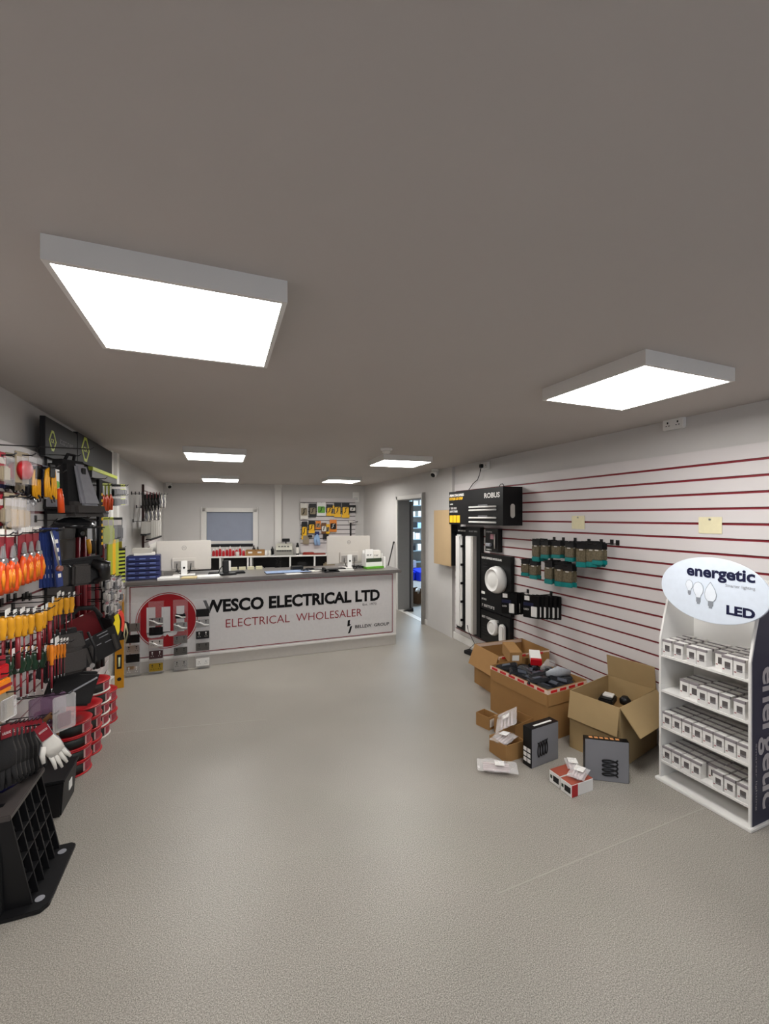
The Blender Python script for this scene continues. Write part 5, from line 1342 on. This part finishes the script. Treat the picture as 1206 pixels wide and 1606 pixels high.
MB().cyl((.115, -.075, .05), (.115, -.085, .05), .014, n=14).build('metal_buckle', M['steel'], t)
hook_len(SLF, 3.02, 1.01, RZ_L, .2, 'the small grey and black backpack')
t = thing('tool_tote', 'open black tool tote with deep red lining hanging below the bolt cutters', 'tool bag', (-.835, 3.58, .675), math.radians(42), None, 0, math.radians(-16))
t.scale = (.92, .9, .92)
m = MB(); w_, d_, h_ = .165, .085, .26
for q in ((-w_, w_, -d_, -d_ + .012, 0, h_ * .8), (-w_, w_, d_ - .012, d_, 0, h_ * 1.25), (-w_, -w_ + .012, -d_ + .012, d_ - .012, 0, h_), (w_ - .012, w_, -d_ + .012, d_ - .012, 0, h_), (-w_ + .012, w_ - .012, -d_ + .012, d_ - .012, 0, .012)): m.box(*q)
m.build('bag_body', M['fabric'], t, .005)
MB().hexa([(-w_ + .015, d_ - .02, .02), (w_ - .015, d_ - .02, .02), (w_ - .015, d_ - .014, .02), (-w_ + .015, d_ - .014, .02)], [(-w_ + .04, d_ - .02, h_ * 1.3), (w_ - .04, d_ - .02, h_ * 1.3), (w_ - .04, d_ - .014, h_ * 1.3), (-w_ + .04, d_ - .014, h_ * 1.3)]).build('red_lining', mat('deep_red_lining', '#6a0812', .7, 0, .1, 80), t)
MB().tube([(-w_ * .8, -.0, h_ * 1.1), (-w_ * .6, 0, h_ * 1.45), (0, 0, h_ * 1.62), (w_ * .6, 0, h_ * 1.45), (w_ * .8, 0, h_ * 1.1)], .016, 8, flat=.6).build('carry_strap', M['fabric'], t)
for k, (x, z, w2) in enumerate(((-.06, .20, .05), (.02, .19, .08), (.03, .165, .07), (.0, .12, .035), (.06, .11, .05))): MB().box(x, x + w2, -d_ - .0015, -d_, z, z + .006).build('grey_streak', M['padg'], t)
for x in (-.1, -.06, .11): MB().box(x, x + .028, -d_ - .02, -d_, .02, .15).build('tool_loop', M['fabricg'], t, .005)
for s_ in (-.12, -.02): MB().box(s_, s_ + .03, -.02, -.012, h_ * 1.40, h_ * 1.43).build('white_clip', M['white'], t, .003)
hook_len(SLF, 3.58, 1.05, RZ_L, .2, 'the open black tote with red lining')
t = thing('folded_bag', 'black slanted flat bag hanging beneath the small backpack', 'bag', (-.86, 3.08, .545), math.radians(38), None, 0, math.radians(18))
MB().box(-.14, .12, -.03, .03, 0, .2).build('bag_body', M['fabric'], t, .015)
MB().tube([(-.12, -.035, .02), (.10, -.035, .17)], .006, 6).build('zip_piping', M['padg'], t)
hook_len(SLF, 3.08, .73, RZ_L, .2, 'the black slanted flat bag')
# right hand display items ----------------------------------------------
t = thing('snips', '', 'snips')
for s_ in (-1, 1): MB().tube([(0, 0, -.07), (s_ * .014, -.004, -.11), (s_ * .010, -.004, -.20)], [.007, .010, .008], 8).build('orange_handle', M['orange'], t)
MB().prism([(-.006, 0), (.006, 0), (.012, -.08), (-.012, -.08)], -.003, .003).build('blades', M['steel'], t)
MB().box(-.02, .02, .004, .007, -.09, .02).build('lime_card', M['lime'], t)
sn = Kind(t)
for i, x in enumerate((162, 167, 173)):
    p = on_x(x, 762, -.85); sn.put(p, RZ_L - .4, 'orange handled snips on a lime card, %s from the near end' % NTH[i], 'orange handled snips'); lhook(p, 'the %s orange snips' % NTH[i])
t = thing('measuring_staff', 'tall black staff with yellow ticks hanging left of the orange snips', 'staff', on_x(156, 752, -.83), RZ_L - .5)
m = MB().box(-.018, .018, -.012, .012, -.56, 0).build('staff_body', M['black'], t, .003)
for k in range(9): MB().box(.004, .018, -.0135, -.012, -.12 - .045 * k, -.10 - .045 * k).build('yellow_tick', M['yell2'], t)
lhook(t.location, 'the tall black staff')
bl = blister_kind('blackg', 'dark', .06, .085, 'tool_pack'); ll = blister_kind('lime', 'blackg', .05, .085, 'tool_pack')
for r_, y in enumerate((763, 778)):
    for i, x in enumerate((178, 182, 186, 190, 194)):
        p = on_x(x, y, -.86); (bl if i < 3 else ll).put(p, RZ_L - .4, '%s pack right of the orange snips, %s in the %s row' % ('black' if i < 3 else 'lime edged', NTH[i], 'upper' if r_ == 0 else 'lower'), 'small packs by the orange snips'); lhook(p, 'a small pack, %s in the %s row' % (NTH[i], 'upper' if r_ == 0 else 'lower'))
lg_ = blister_kind('lime', 'lime', .11, .19, 'glove_pack'); bg_ = blister_kind('blackg', 'blackg', .16, .19, 'pouch_pack')
for i, (x, k, lb) in enumerate(((163, lg_, 'lime pack hanging below the orange snips, near one'), (171, lg_, 'lime pack hanging below the orange snips, far one'), (183, bg_, 'black pouch pack hanging right of the lime packs'))):
    p = on_x(x, 815, -.85); k.put(p, RZ_L - .4, lb, 'lime and black packs'); lhook(p, lb.split(',')[0])
for i, (x, y0, y1, c, lb) in enumerate(((172, 848, 902, 'lime', 'lime strip hanging above the small tool packs, near one'), (177, 846, 905, 'yell2', 'yellow strip hanging between the lime strips'), (182, 845, 903, 'lime', 'lime strip hanging above the small tool packs, far one'))):
    p = on_x(x, y0, -.85); q = on_x(x, y1, -.85)
    tag(MB().box(-.03, .03, -.006, .006, q.z - p.z, .0).build('long_strip', M[c], bevel=.003, loc=p, rz=RZ_L - .4), lb, 'strip', 'long strips on the tool wall'); lhook(p, lb.split(',')[0])
t = thing('striped_ruler', 'black and lime striped rulers hanging nearest the counter end', 'ruler', on_x(190, 860, -.86), RZ_L - .6)
MB().box(-.05, .05, 0, .012, -.33, 0).build('backing', M['blackg'], t, .002)
for k in range(9): MB().box(-.04, .04, -.003, 0, -.32 + .035 * k, -.302 + .035 * k).build('lime_bar', M['lime'], t)
lhook(t.location, 'the black and lime striped rulers')
sk = blister_kind('blackg', 'silver', .05, .1, 'small_tool_pack'); sk2 = blister_kind('offw', 'dark', .05, .1, 'small_tool_pack')
for r_, y in enumerate((903, 922, 940)):
    for i, x in enumerate((163, 168, 173, 178, 183, 188)):
        if r_ == 2 and i > 4: continue
        p = on_x(x, y + (i % 2) * 3, -.85 + .02 * (i % 2)); (sk if (i + r_) % 3 else sk2).put(p, RZ_L - .4, 'small %s tool pack beside the yellow level, %s in row %s' % ('dark' if (i + r_) % 3 else 'pale', NTH[i], NTH[r_]), 'small tool packs near the yellow level'); lhook(p, 'small tool pack %s in row %s' % (NTH[i], NTH[r_]))
# yellow spirit level standing at the end of the tool wall
t = thing('spirit_level', 'tall yellow spirit level standing between the tool wall and the counter', 'spirit level', (-.93, 4.86, 0), math.radians(6))
m = MB(); m.box(-.032, .032, -.012, .012, .0, .92); m.box(-.038, -.026, -.014, .014, .0, .92); m.box(.026, .038, -.014, .014, .0, .92)
m.build('aluminium_body', M['yellow'], t, .002)
for z in (.26, .74):
    v = MB().box(-.02, .02, -.0145, -.011, z - .07, z + .07).build('vial_window', M['black'], t, .006)
    MB().cyl((0, -.017, z - .045), (0, -.017, z + .045), .009).build('vial_glass', mat('vial_glass', '#cfd2a8', .1), v)
for z in (.09,): MB().cyl((0, -.014, z), (0, -.017, z), .018, n=18).build('round_grip', M['black'], t)
t = thing('lime_level', 'upper yellow green level hanging behind the tall yellow level', 'spirit level', (-.95, 4.90, .95), math.radians(6))
MB().box(-.035, .035, -.012, .012, .0, .50).build('body', mat('olive_yellow', '#a89a28', .4), t, .002)
MB().box(-.022, .022, -.0145, -.011, .2, .32).build('vial_window', M['black'], t, .004)
hook_len(SLF, 4.90, 1.44, RZ_L, .08, 'the upper yellow green level')
# tape reel
t = thing('tape_reel', 'round black reel with red rim and yellow centre print beside the yellow level', 'tape reel', (-.875, 4.34, .73), RZ_L - .25)
T = Matrix.Rotation(PI / 2, 4, 'X')
MB().lathe([(.14, -.02), (.145, -.015), (.145, .015), (.14, .02)], 32, T=T).build('reel_body', M['black'], t)
for a0 in (.35, .35 + PI):
    m = MB(); n = 14; o = [(.145 * math.cos(a0 - 1 + 2 * i / n), .145 * math.sin(a0 - 1 + 2 * i / n)) for i in range(n + 1)]; q = [(x * .68, z * .68) for x, z in o[::-1]]
    m.prism(o + q, -.024, -.0205); m.build('red_rim_print', mat('coral_red', '#e0402c', .4), t)
MB().prism([(-.04, .09), (.03, .10), (.06, .03), (.055, -.06), (.01, -.11), (-.03, -.07), (.0, -.03), (-.06, -.03), (-.06, .02), (-.02, .05)], -.0245, -.0205).build('yellow_print', mat('bright_yellow_print', '#f2d81c', .4), t)
hook_len(SLF, 4.30, .86, RZ_L, .22, 'the round black reel')
t = thing('black_case', 'black hanging case behind the round reel at the counter corner', 'case', (-.90, 4.50, .56), RZ_L - 1.0)
MB().box(-.11, .11, -.05, .05, 0, .15).build('case_body', M['black'], t, .01)
MB().tube([(.07, -.055, .15), (.085, -.06, .06), (.07, -.06, -.02), (.055, -.06, .05), (.07, -.055, .15)], .006, 8).build('cream_lanyard', mat('cream_cord', '#c9c29a', .7), t)
hook_len(SLF, 4.50, .72, RZ_L, .2, 'the black hanging case')
# lower left: packs, gloves, clear bags ------------------------------------
for i, (x, y, X, k, lb) in enumerate(((-4, 1038, -.80, 'red', 'red packet at the left picture edge below the yellow screwdrivers'), (-1, 1060, -.79, 'amber', 'amber and red packet beneath the red one at the left picture edge'), (10, 1088, -.82, 'bag', 'grey clear packet low at the left picture edge'))):
    p = on_x(x, y, X)
    t = thing('goods_packet', lb, 'packet', p, RZ_L - .3)
    t.scale = (.8, 1, .8)
    MB().box(-.05, .05, 0, .008, -.09 if i < 2 else -.14, .02).build('card', M['tan'] if i else M['vred'], t, .002)
    MB().box(-.045, .045, -.018, 0, -.085 if i < 2 else -.13, -.02).build('filling', M[k], t, .006)
    if i == 1: MB().box(-.046, .046, -.0195, -.018, -.06, -.045).build('red_band', M['vred'], t)
    lhook(p, 'the ' + ' '.join(lb.split()[:5]))
gk3 = glove_kind('work_glove', 'fabric', 'fabricg', 'vred', -.018, .022); gk4 = glove_kind('work_glove', 'offw', 'padg', 'vred')
for i, x in enumerate((8, 15, 22, 29, 36, 43, 50, 57)):
    p = on_x(x, 1150 - i * 1.5, -.86); gk3.put(p, RZ_L - .85 - .06 * (i % 3), 'black glove on a red card, %s from the near end of the glove row' % NTH[i], 'black gloves on red cards', scale=(.9, .6, 1.0)); lhook(p + Vector((0, 0, .03)), 'the %s black glove' % NTH[i])
p = on_x(66, 1146, -.78); gk4.put(p, RZ_L - .9, 'white and grey glove on a red card hanging askew before the black gloves', 'gloves on red cards by the ramp', ry=math.radians(-24), scale=(.82, .7, .95))
hook_len(SLF, p.y, p.z + .03, RZ_L, .28, 'the askew white and grey glove')
t = thing('leather_belt', 'brown leather belt with pale buckle hanging beside the white glove', 'belt', on_x(78, 1122, -.86), RZ_L - .7)
MB().tube([(-.03, 0, -.02), (.0, 0, .0), (.035, 0, -.03), (.03, -.004, -.12), (-.01, -.004, -.17)], [.014, .018, .018, .016, .012], 8, flat=.35).build('strap', M['brown'], t)
MB().tube([(-.03, -.01, -.02), (-.045, -.012, -.03), (-.04, -.012, -.045), (-.02, -.01, -.04), (-.03, -.01, -.02)], .004, 6).build('buckle', M['brass'], t)
lhook(t.location, 'the brown leather belt')
for i, (x, y, X, w_, h_, lb) in enumerate(((66, 1092, -.90, .12, .15, 'purplish clear packet hanging left above the red drums'), (84, 1090, -.86, .12, .17, 'purplish clear packet hanging in the middle above the red drums'), (101, 1090, -.80, .11, .19, 'clear packet hanging nearest the stacked red drums'))):
    p = on_x(x, y, X); t = thing('clear_packet', lb, 'packet', p, RZ_L - .8, 'clear packets over the drums')
    MB().box(-w_ / 2, w_ / 2, -.012, .012, -h_, .0).build('film', M['purp'] if i < 2 else M['bag'], t, .006)
    MB().box(-w_ * .3, w_ * .3, -.006, .006, -h_ * .9, -h_ * .5).build('red_contents', mat('plum_parts', '#6b2140', .5), t, .004)
    lhook(p, 'the ' + ' '.join(lb.split()[:6]))
# red cable drums ----------------------------------------------------------
DR, DHT = .118, .085
def drum(label, loc, rz, pale):
    t = thing('cable_drum', label, 'cable drum', loc, rz, 'stacked red cable drums')
    MB().lathe([(DR, 0), (DR + .002, .003), (DR, .009), (DR * .95, .010)], 36).build('lower_flange', M['offw'] if pale else M['red'], t)
    MB().lathe([(DR * .93, .010), (DR * .93, DHT - .010)], 36).build('black_cable', mat('black_cable_turns', '#1b1f1d', .5, 0, .3, 120, .4), t)
    MB().lathe([(DR * .95, DHT - .010), (DR, DHT - .009), (DR + .002, DHT - .003), (DR, DHT - .001), (.03, DHT - .001), (.03, DHT - .006)], 36).build('upper_flange', M['red'], t)
    m = MB(); n = 8; 
    for i in range(n):
        a = -.42 + .84 * i / n; b = a + .84 / n; r = DR * .945
        m.add([(r * math.cos(a), r * math.sin(a), .014), (r * math.cos(b), r * math.sin(b), .014), (r * math.cos(b), r * math.sin(b), DHT - .014), (r * math.cos(a), r * math.sin(a), DHT - .014)], [(0, 1, 2, 3)], 0)
        if 0 < i < n - 1:
            r2 = r + .001; m.add([(r2 * math.cos(a), r2 * math.sin(a), .017), (r2 * math.cos(b), r2 * math.sin(b), .017), (r2 * math.cos(b), r2 * math.sin(b), DHT - .017), (r2 * math.cos(a), r2 * math.sin(a), DHT - .017)], [(0, 1, 2, 3)], 1)
    m.build('label_band', [mat('pinkish_label_edge', '#c7a2a0', .5), mat('dusty_red_label', '#9c3240', .5, 0, .2, 80)], t)
    return t
for si, (y, n, nm) in enumerate(((3.385, 4, 'nearest'), (3.63, 4, 'second'), (3.875, 5, 'third'), (4.12, 3, 'farthest'))):
    for k in range(n):
        lv = 'topmost' if k == n - 1 else 'bottom one' if k == 0 else '%s from the floor' % NTH[k]
        drum('red flanged cable drum, %s of the %s stack' % (lv, nm), (-.925 + random.uniform(-.004, .004), y, k * DHT + (.001 * k)), -.20 + random.uniform(-.12, .12), si == 2)
# black bin --------------------------------------------------------------
t = thing('black_bin', 'black plastic bin with small white label in front of the cable drums', 'bin', (-.92, 3.0, 0), RZ_L)
m = MB(); m.hexa([(-.12, -.085, 0), (.115, -.085, 0), (.115, .09, 0), (-.12, .09, 0)], [(-.13, -.1, .2), (.125, -.1, .2), (.125, .1, .2), (-.13, .1, .2)]); m.build('bin_body', M['black'], t, .008)
MB().box(-.135, .13, -.106, .104, .195, .212).build('rim', M['black'], t, .004)
MB().box(-.02, .03, -.0985, -.094, .09, .14).build('white_label', M['white'], t)
# ribbed black support block -------------------------------------------------
t = thing('support_foot', 'large black ribbed plastic support foot standing in the near left corner', 'support foot', (0, 0, 0))
Y0_, Y1_ = 2.23, 2.60
MB().slab([(-1.0, Y0_ - .02), (-.715, Y0_ - .02), (-.69, Y0_ + .01), (-.69, Y1_), (-.71, Y1_ + .015), (-1.0, Y1_ + .015)], 0, .018).build('base_flange', M['black'], t, .003)
for y in (Y0_ + .045, Y1_ - .045):
    T = Matrix.Translation((-.735, y, .019)); MB().lathe([(.018, 0), (.018, .001)], 18, T=T).build('bolt_hole', M['padg'], t)
m = MB(); m.hexa([(-1.0, Y0_, .018), (-.85, Y0_, .018), (-.85, Y1_, .018), (-1.0, Y1_, .018)], [(-1.0, Y0_ + .03, .40), (-.865, Y0_ + .03, .40), (-.865, Y1_ - .0, .40), (-1.0, Y1_ - .0, .40)])
m.build('core', M['black'], t, .004)
MB().slab([(-1.0, Y0_ + .01), (-.825, Y0_ + .01), (-.825, Y1_ + .02), (-1.0, Y1_ + .02)], .40, .425).build('top_plate', mat('worn_black_plate', '#484240', .4, 0, .25, 14, .2), t, .004)
for y in (Y0_ + .10, Y1_ - .09): MB().box(-.93, -.88, y - .012, y + .012, .4245, .426).build('slot', M['blackg'], t)
# vertical and diagonal ribs on the room side face
for k in range(6):
    y = Y0_ + .03 + k * (Y1_ - Y0_ - .04) / 5
    vs0 = [(-.86, y - .005, .018), (-.755, y - .005, .018), (-.755, y + .005, .018), (-.86, y + .005, .018)]
    vs1 = [(-.87, y - .005, .40), (-.83, y - .005, .40), (-.83, y + .005, .40), (-.87, y + .005, .40)]
    MB().hexa(vs0, vs1).build('upright_rib', M['black'], t, .001)
for k, z in enumerate((.11, .205, .30)):
    xo = -.755 - .075 * (z / .4)
    MB().box(-.87, xo, Y0_ + .03, Y1_ - .01, z - .004, z + .004).build('level_rib', M['black'], t, .001)
for k in range(5):
    y = Y0_ + .03 + k * (Y1_ - Y0_ - .04) / 5; y2 = y + (Y1_ - Y0_ - .04) / 5
    for z in (.02, .115, .21, .305):
        a, b = ((y, z), (y2, z + .088)) if k % 2 else ((y2, z), (y, z + .088))
        xa = -.775 - .075 * (z / .4)
        MB().hexa([(-.87, a[0] - .003, a[1]), (xa, a[0] - .003, a[1]), (xa, a[0] + .003, a[1] + .004), (-.87, a[0] + .003, a[1] + .004)], [(-.87, b[0] - .003, b[1]), (xa - .012, b[0] - .003, b[1]), (xa - .012, b[0] + .003, b[1] + .004), (-.87, b[0] + .003, b[1] + .004)]).build('diagonal_rib', M['black'], t)
tag(MB().tube([(-.97, 2.40, .427 + .045), (-.93, 2.43, .427 + .05), (-.885, 2.46, .427 + .045)], [.03, .045, .03], 12).build('navy_pack', mat('deep_navy_pack', '#14164a', .35), bevel=0), 'deep navy rounded pack lying on top of the black support foot', 'pack')
tag(MB().box(-.06, .06, -.05, .05, 0, .08).build('cream_packet', M['offw'], bevel=.01, loc=(-.97, 2.34, .43), rz=.2), 'cream packet behind the navy pack at the left picture edge', 'packet') if 0 else None
